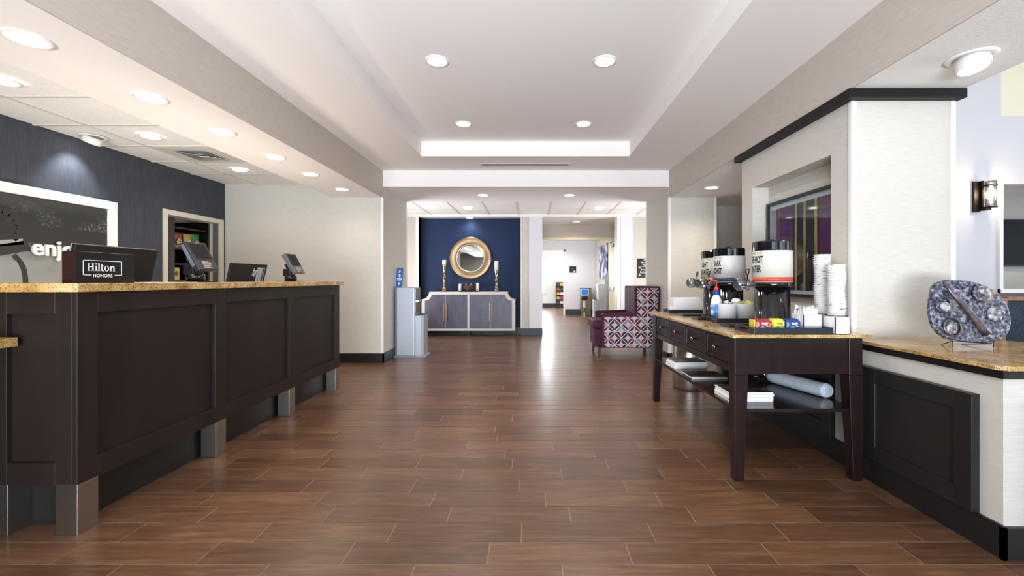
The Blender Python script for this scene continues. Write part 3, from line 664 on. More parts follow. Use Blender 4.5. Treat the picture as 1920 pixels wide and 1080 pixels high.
# ------------------------------------------------------------------ poster on the slate wall
def pl(x, y, X=-4.352):
    Y = X*800/(x-997); return (X, Y, 1.18+(525-y)/800*Y)
def postermat():
    m = bpy.data.materials.new('black_and_white_print'); m.use_nodes = True; N = m.node_tree.nodes; L = m.node_tree.links
    b = N['Principled BSDF']; tc = N.new('ShaderNodeTexCoord'); sp = N.new('ShaderNodeSeparateXYZ'); L.new(tc.outputs['Object'], sp.inputs[0])
    mp = N.new('ShaderNodeMapping'); mp.inputs['Scale'].default_value = (1, 1.2, 3); L.new(tc.outputs['Object'], mp.inputs[0])
    n = N.new('ShaderNodeTexNoise'); n.inputs['Scale'].default_value = 2.2; n.inputs['Detail'].default_value = 8; L.new(mp.outputs[0], n.inputs['Vector'])
    n2 = N.new('ShaderNodeTexNoise'); n2.inputs['Scale'].default_value = 42; n2.inputs['Detail'].default_value = 6; L.new(tc.outputs['Object'], n2.inputs['Vector'])
    a = N.new('ShaderNodeMath'); a.operation = 'MULTIPLY_ADD'; a.inputs[1].default_value = 0.30; L.new(n.outputs['Fac'], a.inputs[0]); L.new(sp.outputs[2], a.inputs[2])
    r = N.new('ShaderNodeValToRGB'); e = r.color_ramp.elements
    mr = N.new('ShaderNodeMapRange'); mr.inputs[1].default_value = 1.1; mr.inputs[2].default_value = 2.1; L.new(a.outputs[0], mr.inputs[0])
    e[0].position = 0.0; e[0].color = rgb(160, 160, 152); e[1].position = 1; e[1].color = rgb(62, 62, 60)
    for p, v in ((.36, 144), (.44, 120), (.49, 88), (.55, 40), (.84, 34), (.93, 58)): x = e.new(p); x.color = rgb(v, v, v-3)
    L.new(mr.outputs[0], r.inputs[0])
    r2 = N.new('ShaderNodeValToRGB'); r2.color_ramp.elements[0].position = .48; r2.color_ramp.elements[1].position = .72
    r2.color_ramp.elements[0].color = (0, 0, 0, 1); r2.color_ramp.elements[1].color = rgb(150, 150, 146); L.new(n2.outputs['Fac'], r2.inputs[0])
    g = N.new('ShaderNodeMath'); g.operation = 'GREATER_THAN'; g.inputs[1].default_value = 1.66; L.new(sp.outputs[2], g.inputs[0])
    mx = N.new('ShaderNodeMix'); mx.data_type = 'RGBA'; mx.blend_type = 'ADD'; n3 = N.new('ShaderNodeTexNoise'); n3.inputs['Scale'].default_value = 2.4; L.new(tc.outputs['Object'], n3.inputs['Vector'])
    g2 = N.new('ShaderNodeMapRange'); g2.inputs[1].default_value = .5; g2.inputs[2].default_value = .66; L.new(n3.outputs['Fac'], g2.inputs[0])
    gm = N.new('ShaderNodeMath'); gm.operation = 'MULTIPLY'; L.new(g.outputs[0], gm.inputs[0]); L.new(g2.outputs[0], gm.inputs[1])
    L.new(gm.outputs[0], mx.inputs[0]); L.new(r.outputs[0], mx.inputs[6]); L.new(r2.outputs[0], mx.inputs[7])
    L.new(mx.outputs[2], b.inputs['Base Color']); b.inputs['Roughness'].default_value = 0.4
    return m
po = thing('wall_poster', 'large black and white bench photograph in a wide white frame on the slate wall', 'poster', (XL, 3.2, .9))
D = T(4.38, -3.2, -.9)
def pp(n, mb, m, b=0): return mb.xf(D).build(n, m, po, b)
Yb, Yc = 1.9, 4.469
pt = MB().box(-4.38, -4.355, Yb+.09, Yc-.09, .97, 1.913).build('photo_print', postermat(), po); pt.matrix_parent_inverse = D
for a in ((Yb, Yc, 1.905, 1.99), (Yb, Yc, .9, .985)): pp('frame_bar', MB().box(-4.38, -4.335, *a), WHITE, .003)
for a in ((Yb, Yb+.09, .985, 1.905), (Yc-.092, Yc, .985, 1.905)): pp('frame_bar', MB().box(-4.38, -4.335, *a), WHITE, .003)
def ribbon(pts, wd):
    mb = MB(); P = [Vector((p[1], p[2])) for p in (pl(*q) for q in pts)]
    for i in range(len(P)-1):
        v = (P[i+1]-P[i]).normalized(); n_ = Vector((-v.y, v.x))*wd/2
        mb.poly([(-4.3535, q.x, q.y) for q in (P[i]+n_, P[i]-n_, P[i+1]-n_, P[i+1]+n_)])
    return mb
BENCH = M('print_bench_grey', (40, 39, 37), 0.45); BENCHL = M('print_bench_light', (150, 148, 142), 0.45)
pp('printed_bench_arm', ribbon([(-40, 402), (-15, 394), (5, 394), (20, 400), (31, 411), (37, 422), (38, 430), (34, 440), (25, 449)], .05), BENCH)
pp('printed_bench_seat', ribbon([(-60, 478), (0, 469), (54, 460)], .09), BENCH)
pp('printed_bench_slats', ribbon([(-60, 462), (0, 456), (44, 453)], .05), BENCHL)
pp('printed_bench_leg', ribbon([(26, 478), (38, 490), (45, 504), (48, 520), (49, 540)], .04), BENCH)
en = text('enjoy', .200, 1.0, .0042, .008, 'LEFT')
q = pl(55, 477); pp('raised_lettering', MB().add(en, T(-4.335, q[1], q[2]) @ FACE_PX), M('raised_letter_white', (235, 233, 228), 0.5))

# ------------------------------------------------------------------ pantry shelving and snacks
ps = thing('pantry_shelving', 'dark snack shelving unit seen through the pantry doorway', 'shelving', (-5.5, 6.5, 0))
SHW = M('pantry_dark_wood', (44, 30, 24), 0.5)
P0 = T(5.5, -6.5, 0)
for y0, y1 in ((5.35, 5.43), (6.235, 6.335), (6.985, 7.05)): MB().box(-5.8, -5.3, y0, y1, 0, 2.12).xf(P0).build('upright', SHW, ps)
MB().box(-5.84, -5.8, 5.35, 7.05, 0, 2.12).xf(P0).build('back_panel', SHW, ps)
SHZ = (0.7, 1.18, 1.43, 1.66, 1.98)
for z in SHZ:
    for y0, y1 in ((5.43, 6.235), (6.335, 6.985)): MB().box(-5.8, -5.32, y0, y1, z-.02, z).xf(P0).build('shelf', SHW, ps)
def snack_bag(loc, wd, ht, col, col2, label, rz=0):
    o = thing('snack_bag', label, 'snack bag', loc, PI/2+rz, 'snack bags on the pantry shelf')
    mb = MB(); n = 6; rows = [(0, .006), (.08, .02), (.35, .034), (.65, .03), (.9, .014), (1, .003)]
    for s in (1, -1):
        g = [[(wd*(i/n-.5)*(1-.06*math.sin(PI*v)), -s*d*math.sin(PI*min(max(i/n, .04), .96)), v*ht) for i in range(n+1)] for v, d in rows]
        for r in range(len(rows)-1):
            for i in range(n): mb._add([g[r][i], g[r][i+1], g[r+1][i+1], g[r+1][i]], [(0, 1, 2, 3)], True)
    mb.build('bag', M('snack_foil', col, 0.3, spec=0.6), o)
    MB().lathe([(wd*.28, -.002), (wd*.28, .002)], (0, -.036, ht*.42), 16, 'Y').build('printed_label', M('snack_label', col2, 0.4, noise=((90, 60, 30), 30, (1, 1, 1), .5, .6)), o)
    for z in (.0, ht-.008): MB().box(-wd/2, wd/2, -.003, .003, z, z+.008).build('crimp', M('snack_foil', col, 0.3), o)
snack_bag((-5.42, 6.52, 1.66), .19, .24, (196, 84, 44), (226, 214, 190), 'orange snack bag on the upper pantry shelf')
snack_bag((-5.42, 6.71, 1.66), .16, .24, (214, 190, 96), (240, 236, 214), 'yellow snack bag between the orange and green ones')
snack_bag((-5.42, 6.87, 1.66), .16, .255, (56, 146, 66), (206, 190, 150), 'green snack bag at the end of the upper pantry shelf')
snack_bag((-5.42, 6.06, 1.66), .17, .28, (200, 184, 80), (120, 150, 80), 'yellow green snack bag beyond the shelf upright')
snack_bag((-5.42, 6.85, 1.18), .16, .18, (70, 96, 156), (220, 214, 190), 'blue snack bag on the lower pantry shelf')
snack_bag((-5.42, 6.06, 1.18), .17, .22, (170, 120, 120), (226, 214, 206), 'pinkish snack bag beyond the upright, lower shelf')
o = thing('snack_box', 'bright yellow snack box behind the card terminal', 'snack box', (-5.40, 6.45, 1.18))
MB().box(-.03, .03, -.055, .055, 0, .19).build('carton', M('yellow_carton', (230, 208, 50), 0.45), o, .002)
MB().cyl((.0305, 0, .1), .035, .001, 14, 'X').build('printed_label', M('carton_print', (120, 84, 40), 0.5), o)

# ------------------------------------------------------------------ water stations (left wall, corridor)
ws = thing('bottle_filler', 'tall silver refill station with side bin against the left wall before the console', 'dispenser', (-2.1, 6.55, 0))
MB().box(.02, .30, 0, .34, .012, 1.065).build('cabinet', ALU, ws, .012, seg=3)
MB().box(0, .018, -.003, .343, .012, 1.066).build('back_channel', M('channel_grey', (120, 126, 136), 0.4, metal=0.6), ws, .003)
MB().box(.3005, .312, .03, .31, .67, 1.05).build('front_panel', STEEL, ws, .004)
MB().box(.31, .36, .12, .22, .83, .86).build('spout', CHROME, ws, .004)
MB().prism([(.30, .02), (.395, .02), (.43, .05), (.43, .29), (.395, .32), (.30, .32)], 'Z', .012, .63).build('side_bin', ALU, ws, .006)
MB().prism([(.31, .035), (.39, .035), (.42, .06), (.42, .28), (.39, .305), (.31, .305)], 'Z', .63, .645).build('bin_lid', MGREY, ws, .003)
MB().box(.33, .40, .09, .25, .6455, .648).build('bin_slot', BLK, ws)
MB().prism([(-.0, -.02), (.42, -.02), (.47, .03), (.47, .31), (.42, .36), (0, .36)], 'Z', 0, .012).build('base_plate', ALU, ws)
w2 = dup(ws, (2.13, 12.0, 0), PI, 'tall grey refill station beside the open corridor door')
def leaning_sign(loc, rz, label, col):
    o = thing('blue_card_sign', label, 'sign', loc, rz)
    R = Matrix.Rotation(math.radians(4), 4, 'Y')
    MB().box(-.05, .05, -.004, .004, 0, .30).xf(R).build('card', M('sign_blue', col, 0.35), o)
    mb = MB()
    for (x, z, s) in ((0, .25, .014), (-.01, .235, .010), (0, .19, .016), (.004, .165, .012), (0, .06, .018), (.0, .045, .013)): mb.cyl((x, -.0052, z), s, .001, 8, 'Y')
    mb.box(-.035, .035, -.0052, -.0045, .125, .14).box(-.025, .025, -.0052, -.0045, .105, .112)
    mb.xf(R).build('printed_marks', LET, o)
leaning_sign((-2.055, 6.60, 1.066), 0, 'slim blue card sign standing on the silver refill station by the left wall', (34, 96, 176))
leaning_sign((2.07, 11.75, 1.066), 0, 'slim pale blue card standing on the corridor refill station', (150, 190, 214))

# ------------------------------------------------------------------ console, mirror, candles
CX = -1.3375; CW = 1.975/2; CF = 9.0
cs = thing('console_cabinet', 'grey-white console with scooped corners and four violet wood doors', 'cabinet', (CX, 9.19, 0))
def outline(x0, x1, z0, z1, nl, nr, nw=.197, nh=.158):
    pts = [(x0, z0), (x1, z0)]
    def arc(cx, cz, sx):
        return [(cx+sx*nw*.82*math.cos(PI/2*k/8), cz-nh*math.sin(PI/2*k/8)) for k in range(9)]
    if nr:
        pts += [(x1, z1-nh)] + arc(x1-nw*.0, z1, -1)[::-1][0:9] + []
    else: pts += [(x1, z1)]
    if nl: pts += arc(x0, z1, 1) + [(x0, z1-nh)]
    else: pts += [(x0, z1)]
    out = []
    for p in pts:
        if not out or (abs(p[0]-out[-1][0])+abs(p[1]-out[-1][1])) > 1e-5: out.append(p)
    return out
CSF = M('console_frame_paint', (196, 192, 184), 0.45)
MB().prism(outline(-CW, CW, .107, .93, 1, 1), 'Y', -.19, .19).build('carcass', CSF, cs, .004)
def doormat(k): return M('violet_burl_veneer', (76, 73, 90), 0.4, noise=((58, 55, 72), 3, (2.5*k, 1, 1.2), .35, .65))
dm = [doormat(1), doormat(2.2)]
xd = [-.915, -.485, -.475, -.022, .022, .475, .483, .915]
for i in range(4):
    x0, x1 = xd[2*i], xd[2*i+1]
    d = MB().prism(outline(x0, x1, .155, .872, i == 0, i == 3, .17, .125), 'Y', -.199, -.188).build('door', dm[i % 2], cs, .002)
    hx = (x1-.022) if i % 2 == 0 else (x0+.022)
    MB().box(hx-.007, hx+.007, -.222, -.210, .31, .70).box(hx-.004, hx+.004, -.212, -.198, .33, .345).box(hx-.004, hx+.004, -.212, -.198, .665, .68).build('handle', GOLD, d, .002)
for x in (-CW+.03, 0, CW-.03):
    for y in (-.17, .17): MB().box(x-.012, x+.012, y-.012, y+.012, 0, .108).build('leg', BRONZE, cs)
MB().box(-CW+.03, CW-.03, -.178, -.166, .03, .045).build('stretcher', BRONZE, cs)
mi = thing('round_mirror', 'round mirror in a broad brushed gold rim on the navy wall', 'mirror', (-1.345, 9.39, 1.66))
MB().ring([(.29, -.02), (.31, -.035), (.44, -.06), (.462, -.05), (.462, -.005), (.29, -.005)], n=64, axis='Y').build('rim', GOLD, mi)
MB().ring([(.285, -.018), (.30, -.036), (.312, -.03), (.30, -.015)], n=64, axis='Y').build('inner_bead', M('silver_bead', (215, 205, 190), 0.25, metal=1), mi)
MB().cyl((0, -.018, 0), .292, .01, 64, 'Y').build('mirror_glass', M('mirror_silver', (225, 230, 228), 0.02, metal=1), mi)
def candlestick(x, base_h, label, m):
    o = thing('candlestick', label, 'candlestick', (x, 9.17, .93))
    H = base_h
    pr = [(.075, 0), (.075, .02), (.05, .035), (.052, .06), (.034, .16*H/.62), (.024, .27*H/.62), (.03, .29*H/.62), (.046, .33*H/.62), (.05, .35*H/.62), (.03, .385*H/.62), (.022, .41*H/.62), (.03, .5*H/.62), (.046, H-.03), (.05, H-.012), (.05, H)]
    MB().lathe(pr, n=24).build('turned_stem', m, o)
    return o
candlestick((833-997)/800*9.17, .575, 'tall antique gold candlestick left of the mirror', OLDGOLD)
candlestick((931-997)/800*9.17, .455, 'shorter mercury silver candlestick to the right of the mirror', M('mercury_silver', (176, 168, 150), 0.25, metal=0.9, noise=((96, 80, 60), 28, (1, 1, 1), .45, .65)))
def candle(x, y, z, r, h, label):
    o = thing('pillar_candle', label, 'candle', (x, y, z))
    MB().lathe([(r, 0), (r, h-.004), (r-.004, h), (.006, h-.006)], n=20).build('wax', M('ivory_wax', (236, 228, 212), 0.5), o)
    MB().cyl((0, 0, h-.008), .0025, .02, 6).build('wick', BLK, o)
candle(-1.88, 9.17, 1.505, .042, .105, 'short ivory candle on the tall gold candlestick')
candle(-.7565, 9.17, 1.385, .042, .205, 'tall ivory candle on the shorter silver candlestick')
tr = thing('decor_tray', 'dark oval tray on the console below the mirror', 'tray', (-1.35, 9.12, .93))
MB().lathe([(.20, 0), (.245, .012), (.25, .02), (.24, .02), (.19, .008)], n=32).xf(Matrix.Diagonal((1, .55, 1, 1))).build('tray_dish', BRONZE, tr)
candle(-1.53, 9.11, .944, .031, .155, 'slim white candle standing at the left end of the dark tray')
candle(-1.155, 9.11, .944, .031, .175, 'slim white candle standing at the right end of the dark tray')
bw = thing('glass_bowl', 'small faceted glass bowl on the dark tray', 'bowl', (-1.345, 9.11, .943))
MB().lathe([(.05, 0), (.085, .04), (.115, .11), (.112, .11), (.08, .045), (.045, .006)], n=12, smooth=False).build('bowl_wall', M('smoky_bowl', (120, 88, 70), 0.2, metal=0.4), bw)
for i, (x, y, z, r) in enumerate(((-.045, -.03, .085, .045), (.04, -.035, .085, .045), (.0, .03, .09, .045), (-.05, .025, .125, .036), (.055, .02, .125, .036))):
    s = MB().sphere((0, 0, 0), r, 14, 8).build('decor_ball', M('ball_copper', [(112, 60, 44), (150, 96, 74), (90, 52, 42), (196, 160, 130), (206, 176, 150)][i], 0.35, metal=0.5, noise=((70, 40, 30), 14, (1, 1, 1), .45, .6)))
    s.location = (-1.345+x, 9.11+y, .943+z)
    tag(s, ['dark copper ball at the front left of the small bowl', 'reddish copper ball at the front right of the small bowl', 'brown ball at the back of the small bowl', 'pale ball atop the left of the small bowl', 'pale ball atop the right of the small bowl'][i], 'ball', 'decor balls in the bowl')

# ------------------------------------------------------------------ armchair (faces -X, back against right wall)
ac = thing('armchair', 'high-backed plum velvet armchair with petal-print sides by the right wall', 'armchair', (1.5, 6.82, 0))
def ap(n, mb, m, b=.012, seg=3): return mb.build(n, m, ac, b, seg=seg)
W2 = .35
ap('seat_base', MB().box(-.53, .12, -W2+.07, W2-.07, .155, .43), VELVET, .02)
ap('seat_cushion', MB().box(-.56, .10, -W2+.075, W2-.075, .43, .565), VELVET, .03)
ap('backrest', MB().prism([(.06, .43), (.06, 1.06), (.10, 1.083), (.43, 1.083), (.445, 1.06), (.37, .155), (.10, .155)], 'Y', -W2+.055, W2-.055), VELVET, .02)
for s in (-1, 1):
    y0, y1 = (-W2, -W2+.075) if s < 0 else (W2-.075, W2)
    prof = [(-.44, .15), (.38, .15), (.45, 1.065), (.435, 1.085), (.07, 1.085), (.06, 1.07), (.06, .685), (-.425, .67), (-.44, .655)]
    ap('arm', MB().prism(prof, 'Y', y0, y1), VELVET, .01)
    yo = -W2 if s < 0 else W2
    pr2 = [(-.405, .155), (.375, .155), (.435, 1.055), (.415, 1.065), (.10, 1.065), (.09, 1.05), (.088, .655), (.07, .635), (-.395, .628), (-.405, .615)]
    ap('side_panel', MB().prism(pr2, 'Y', yo-.006 if s < 0 else yo-.002, yo+.002 if s < 0 else yo+.006), PETAL, 0)
    pip = [(x, yo+(-.006 if s < 0 else .006), z) for x, z in pr2]
    ap('piping', MB().tube(pip, .006, 6, True), VELVET, 0)
for x, sx in ((-.46, -1), (.36, 1)):
    for y in (-W2+.06, W2-.06):
        ap('leg', MB().frust((x-.018+.02*sx, x+.018+.02*sx, y-.018, y+.018), 0, (x-.032, x+.032, y-.032, y+.032), .16), M('chair_leg_walnut', (84, 56, 44), 0.4), .003)

# ------------------------------------------------------------------ coffee table
TX0, TX1, TY0, TY1, TZ = 1.19, 1.94, 2.50, 4.20, .865
tb = thing('buffet_table', 'dark mahogany buffet table with four drawers and lower shelf', 'table', (1.565, 3.35, 0))
OT = T(-1.565, -3.35, 0)
def tpart(n, mb, m, b=0, par=None): return mb.xf(OT).build(n, m, par or tb, b)
for x0, x1, sx in ((TX0, TX0+.08, 1), (TX1-.08, TX1, -1)):
    for y0, y1, sy in ((TY0, TY0+.08, 1), (TY1-.08, TY1, -1)):
        a = (x0, x1, y0, y1)
        b_ = (x0 if sx > 0 else x1-.055, x0+.055 if sx > 0 else x1, y0 if sy > 0 else y1-.055, y0+.055 if sy > 0 else y1)
        tpart('leg', MB().frust(b_, 0, a, .62).box(x0, x1, y0, y1, .62, .845), MAHO, .003)
tpart('end_apron', MB().box(TX0+.08, TX1-.08, TY0+.012, TY0+.035, .627, .845), MAHO)
tpart('end_apron', MB().box(TX0+.08, TX1-.08, TY1-.035, TY1-.012, .627, .845), MAHO)
tpart('back_apron', MB().box(TX1-.035, TX1-.012, TY0+.08, TY1-.08, .627, .845), MAHO)
tpart('front_rail', MB().box(TX0+.008, TX0+.035, TY0+.08, TY1-.08, .627, .668).box(TX0+.008, TX0+.035, TY0+.08, TY1-.08, .825, .845), MAHO, .001)
tpart('front_backing', MB().box(TX0+.03, TX0+.04, TY0+.08, TY1-.08, .66, .83), BLACKW)
pitch = (TY1-TY0-.16)/4
for k in range(4):
    y0 = TY0+.08+pitch*k
    tpart('divider', MB().box(TX0+.008, TX0+.035, y0-.018 if k else y0, y0+.018, .668, .825), MAHO, .001)
    d = tpart('drawer', MB().box(TX0+.018, TX0+.034, y0+.02, y0+pitch-.02, .67, .823), MAHO, .002)
    fr = MB(); ya, yb = y0+.022, y0+pitch-.022
    for a in ((ya, yb, .672, .69), (ya, yb, .803, .821), (ya, ya+.018, .69, .803), (yb-.018, yb, .69, .803)): fr.box(TX0+.011, TX0+.019, *a)
    tpart('drawer_molding', fr, MAHO, .002, d)
    kn = MB().lathe([(.006, 0), (.006, -.014), (.014, -.02), (.015, -.026), (.009, -.032), (.001, -.033)], (TX0+.018, (ya+yb)/2, .747), 14, 'X')
    tpart('knob', kn, M('antique_nickel', (150, 142, 134), 0.25, metal=1) if k == 0 else bpy.data.materials['antique_nickel'], 0, d)
tpart('shelf', MB().box(TX0+.012, TX1-.012, TY0+.015, TY1-.015, .40, .42), M('shelf_gloss_mahogany', (34, 22, 23), 0.16), .002)
t = MB().box(1.155, 1.955, 2.447, 4.27, .845, TZ).build('granite_tabletop', GRAN, None, .004)
tag(t, 'thin gold granite slab covering the mahogany buffet table', 'tabletop')

# ---- magazines on the shelf
def mag_stack(cx, cy, n, th, wx, wy, covers, where):
    z = .4202
    base = None
    for i in range(n):
        tpi = th*random.uniform(.8, 1.2); top = i == n-1
        jx, jy, rz = random.uniform(-.006, .006), random.uniform(-.006, .006), random.uniform(-.03, .03)
        lab = ('%s' % covers[1]) if top else 'white edged magazine below the top one in the %s' % where
        o = thing('magazine', lab, 'magazine', (cx+jx, cy+jy, z), rz, 'magazines in the %s' % where)
        MB().box(-wx/2, wx/2-.002, -wy/2, wy/2-.002, .0008, tpi-.0008).build('pages', PAPER, o)
        c = MB().box(-wx/2, wx/2, -wy/2, wy/2, tpi-.0008, tpi).box(-wx/2, wx/2, -wy/2, wy/2, 0, .0008).build('cover', covers[0][0 if top else 1], o)
        z += tpi+.0002
COVA = M('newsprint_cover', (172, 168, 162), 0.6, noise=((86, 84, 84), 24, (1, 2, 1), .42, .6))
COVB = M('dark_photo_cover', (40, 34, 34), 0.6, spec=0.2, noise=((150, 110, 84), 13, (1, 2, 1), .5, .72))
COVC = M('brown_photo_cover', (52, 42, 38), 0.6, spec=0.2, noise=((170, 150, 128), 11, (1, 2, 1), .5, .75))
mag_stack(1.36, 3.76, 6, .0085, .28, .22, ((COVA, PAPER), 'grey newsprint magazine on top of the far stack on the shelf'), 'far shelf stack')
mag_stack(1.365, 3.385, 2, .008, .272, .215, ((COVB, PAPER), 'dark photo cover magazine topping the thin middle stack'), 'thin middle stack')
mag_stack(1.365, 2.76, 6, .0095, .275, .215, ((COVC, PAPER), 'brown photo cover magazine topping the thick near stack'), 'thick near stack')
# ---- sleeve of cups
sv = thing('cup_sleeve', 'long clear bag of white cups lying on the lower shelf', 'cup sleeve', (1.835, 2.96, .4215), math.radians(16))
R = .047
mb = MB(); L_ = .46; m_ = 24
for k in range(m_+1): pass
mb.lathe([(R*.80, -.23), (R*.97, -.226), (R, -.215)]+[(R*(1+.02*math.sin(k*2.1)), -.215+.43*k/m_) for k in range(1, m_)]+[(R*.9, .215), (R*.5, .24), (.012, .26)], (0, 0, R), 24, 'Y').build('bag_film', M('frosted_film', (206, 214, 224), 0.25, spec=0.7, bump=(14, (1, 3, 1), .6)), sv)
MB().ring([(R*.72, -.234), (R*.80, -.240), (R*.86, -.234), (R*.80, -.228)], (0, 0, R), 24, 'Y').build('end_rim', CERAM, sv)
mb = MB(); 
for k in range(7):
    a = k*.9; mb.tube([(0, .25, R), (.02*math.cos(a), .30, R+.02*math.sin(a)), (.05*math.cos(a), .36, max(.006, R+.04*math.sin(a)))], [.01, .012, .004], 6)
mb.build('twisted_end', CLEARP, sv)
# ---- steel bin under the far end
tc_ = thing('steel_bin', 'round brushed steel waste bin standing beyond the buffet table', 'bin', (1.715, 4.66, 0))
MB().lathe([(.165, 0), (.168, .01), (.168, .66), (.16, .68), (.15, .68), (.15, .60), (.148, .02)], n=40).build('bin_body', STEEL, tc_)
MB().ring([(.166, .012), (.172, .02), (.166, .028)], n=40).build('bottom_hoop', BLK, tc_)

# ------------------------------------------------------------------ coffee service
BZ = TZ+.0005
def tray(x0, x1, y0, y1, label, h=.04):
    o = thing('serving_tray', label, 'tray', ((x0+x1)/2, (y0+y1)/2, BZ))
    a, b = (x1-x0)/2, (y1-y0)/2
    TM = M('tray_black', (30, 33, 40), 0.4)
    MB().box(-a, a, -b, b, 0, .008).build('tray_floor', TM, o)
    for s in (-1, 1):
        MB().box(-a, a, s*b-.006, s*b+.006, 0, h).build('rim', TM, o, .002)
        e = MB(); X = s*a
        e.box(X-.006, X+.006, -b, -.06, 0, h).box(X-.006, X+.006, .06, b, 0, h).box(X-.006, X+.006, -.06, .06, 0, .012).box(X-.006, X+.006, -.06, .06, h-.008, h)
        e.build('handle_end', TM, o)
    return o
tray(1.29, 1.745, 2.478, 2.70, 'black rectangular tray holding tea packets at the near end of the table', .038)
tray(1.36, 1.68, 3.115, 3.31, 'small black tray under the two white round pots', .034)
tray(1.31, 1.66, 4.045, 4.24, 'black tray at the far end of the table under the napkin box', .032)
def wrap_text(lines, R_, off):
    """lettering wrapped round the cylinder; angle measured so that it reads from the aisle side"""
    mb = MB()
    for body, size, z, xs_, bold in lines:
        t = text(body, size, xs_, bold)
        for p in t.v:
            a = p.x/R_+off
            p0 = Vector((R_*math.cos(a), R_*math.sin(a), z+p.y)); p.x, p.y, p.z = p0
        mb.add(t)
    return mb
def dispenser(loc, label, lines, glines, accent, turn=197, R_=.120, film=(210, 210, 196)):
    o = thing('beverage_dispenser', label, 'dispenser', loc, 0, None)
    rb = R_*.90
    MB().lathe([(rb, 0), (rb, .012), (rb*.97, .016), (rb*.97, .27)], n=48, rad=lambda i: .93 if i % 12 in (5, 6) else 1).build('pedestal', BLKG, o)
    MB().lathe([(rb*1.0, .268), (R_*.99, .275), (R_*.99, .305)], n=48).build('collar', BLKG, o)
    body = MB().lathe([(R_, .30), (R_, .502), (R_*.97, .506)], n=64).build('tank', M('tank_ivory', film, 0.4), o)
    MB().ring([(R_+.0006, .304), (R_+.0016, .304), (R_+.0016, .333), (R_+.0006, .333)], n=64).build('accent_band', M('accent', accent, 0.4), o)
    MB().lathe([(R_*.96, .503), (R_*.985, .510), (R_*.985, .562), (R_*.95, .570), (.001, .572)], n=48, smooth=False, rad=lambda i: 1 if i % 6 < 4 else .96).build('lid', BLKG, o)
    MB().lathe([(.022, .571), (.02, .584), (.001, .586)], (-.01, 0, 0), 16).build('lid_knob', BLK, o)
    th = math.radians(180+2)
    wrap_text(lines, R_+.0012, math.radians(turn)).build('lettering', LETK, o)
    wrap_text(glines, R_+.0012, math.radians(turn)).build('small_lettering', GREYLET, o)
    f = MB().lathe([(.016, 0), (.016, -.03), (.021, -.034), (.021, -.062), (.014, -.066)], (-R_*.97, 0, .288), 16, 'X')
    f.cyl((-R_*.97-.048, 0, .245), .012, .045, 14)
    tap = f.build('tap', M('tap_grey', (128, 130, 134), 0.3, metal=0.5), o)
    x = -R_*.97-.048
    MB().tube([(x, 0, .31), (x, 0, .34), (x, -.018, .365), (x, -.022, .385), (x, .022, .385), (x, .018, .365), (x, 0, .34)], .0045, 8).cyl((x, 0, .300), .012, .02, 12).build('tap_handle', BLK, tap)
    MB().tube([(-R_, -.04, .268), (-R_-.10, -.04, .268), (-R_-.12, -.03, .285), (-R_-.12, .03, .285), (-R_-.10, .04, .268), (-R_, .04, .268)], .003, 6).build('guard_wire', CHROME, o)
    MB().lathe([(.034, -.0), (.045, -.02), (.045, -.05), (.032, -.066)], (-R_-.062, 0, .29), 20, 'X').build('clear_guard', CLEARP, o)
    return o
DZ = BZ
dispenser((1.60, 2.84, DZ), 'black and ivory hot water dispenser with a red band', [('THE HOT', .062, .428, .49, .0022), ('WATER', .062, .366, .49, .0022)], [("CAUTION IT'S HOT", .024, .488-.006, .6, .0)], (206, 74, 48), turn=184)
dispenser((1.60, 3.46, DZ), 'dark roast coffee dispenser with a navy band', [('DARK', .062, .428, .49, .0022), ('ROAST', .062, .366, .49, .0022)], [('ITALIAN COFFEE', .024, .482, .6, .0)], (34, 46, 84), film=(206, 206, 205))
dispenser((1.637, 3.80, DZ), 'light roast coffee dispenser with a yellow band, partly hidden behind the dark roast one', [('LIGHT', .062, .428, .49, .0022), ('ROAST', .062, .366, .49, .0022)], [('AMERICAN COFFEE', .024, .482, .6, .0)], (222, 170, 60))
def drip(x, y, label):
    o = thing('drip_tray', label, 'drip tray', (x, y, BZ), 0, 'drip trays under the taps')
    MB().box(-.085, .085, -.075, .075, 0, .014).build('drip_pan', BLK, o, .003)
    for k in range(6): MB().box(-.075, .075, -.065+.024*k, -.055+.024*k, .014, .018).build('grille_bar', DGREY, o)
drip(1.395, 2.90, 'low black drip tray under the hot water tap')
drip(1.395, 3.43, 'low black drip tray under the dark roast tap'); drip(1.40, 3.78, 'low black drip tray under the light roast tap')
# white pots with creamers and sweeteners
def pot(x, y, label):
    o = thing('condiment_pot', label, 'pot', (x, y, BZ+.0085), 0, 'white round pots')
    MB().lathe([(.058, 0), (.062, .004), (.066, .125), (.067, .128), (.063, .128), (.059, .012), (.001, .010)], n=32).build('pot_wall', CERAM, o)
pot(1.466, 3.205, 'white round pot of creamer cups, beside the pump bottle'); pot(1.603, 3.205, 'white round pot of green sweetener packets, beside the creamer pot')
CUPM = M('creamer_white', (232, 224, 220), 0.4)
for k in range(9):
    a = k*2.4; r = .036 if k < 6 else .016
    c = MB().lathe([(.012, 0), (.017, .02), (.019, .021), (.001, .022)], n=12).build('creamer_cup', CUPM if k % 3 else M('creamer_rose', (214, 170, 170), 0.4))
    c.location = (1.466+r*math.cos(a), 3.205+r*math.sin(a), BZ+.105+(.024 if k >= 6 else 0)+.008*(k % 2)); c.rotation_euler = (.4*math.sin(a), .4*math.cos(a), 0)
    tag(c, 'tiny creamer cup heaped in the white pot beside the pump bottle', 'creamer', 'creamer cups in the pot')
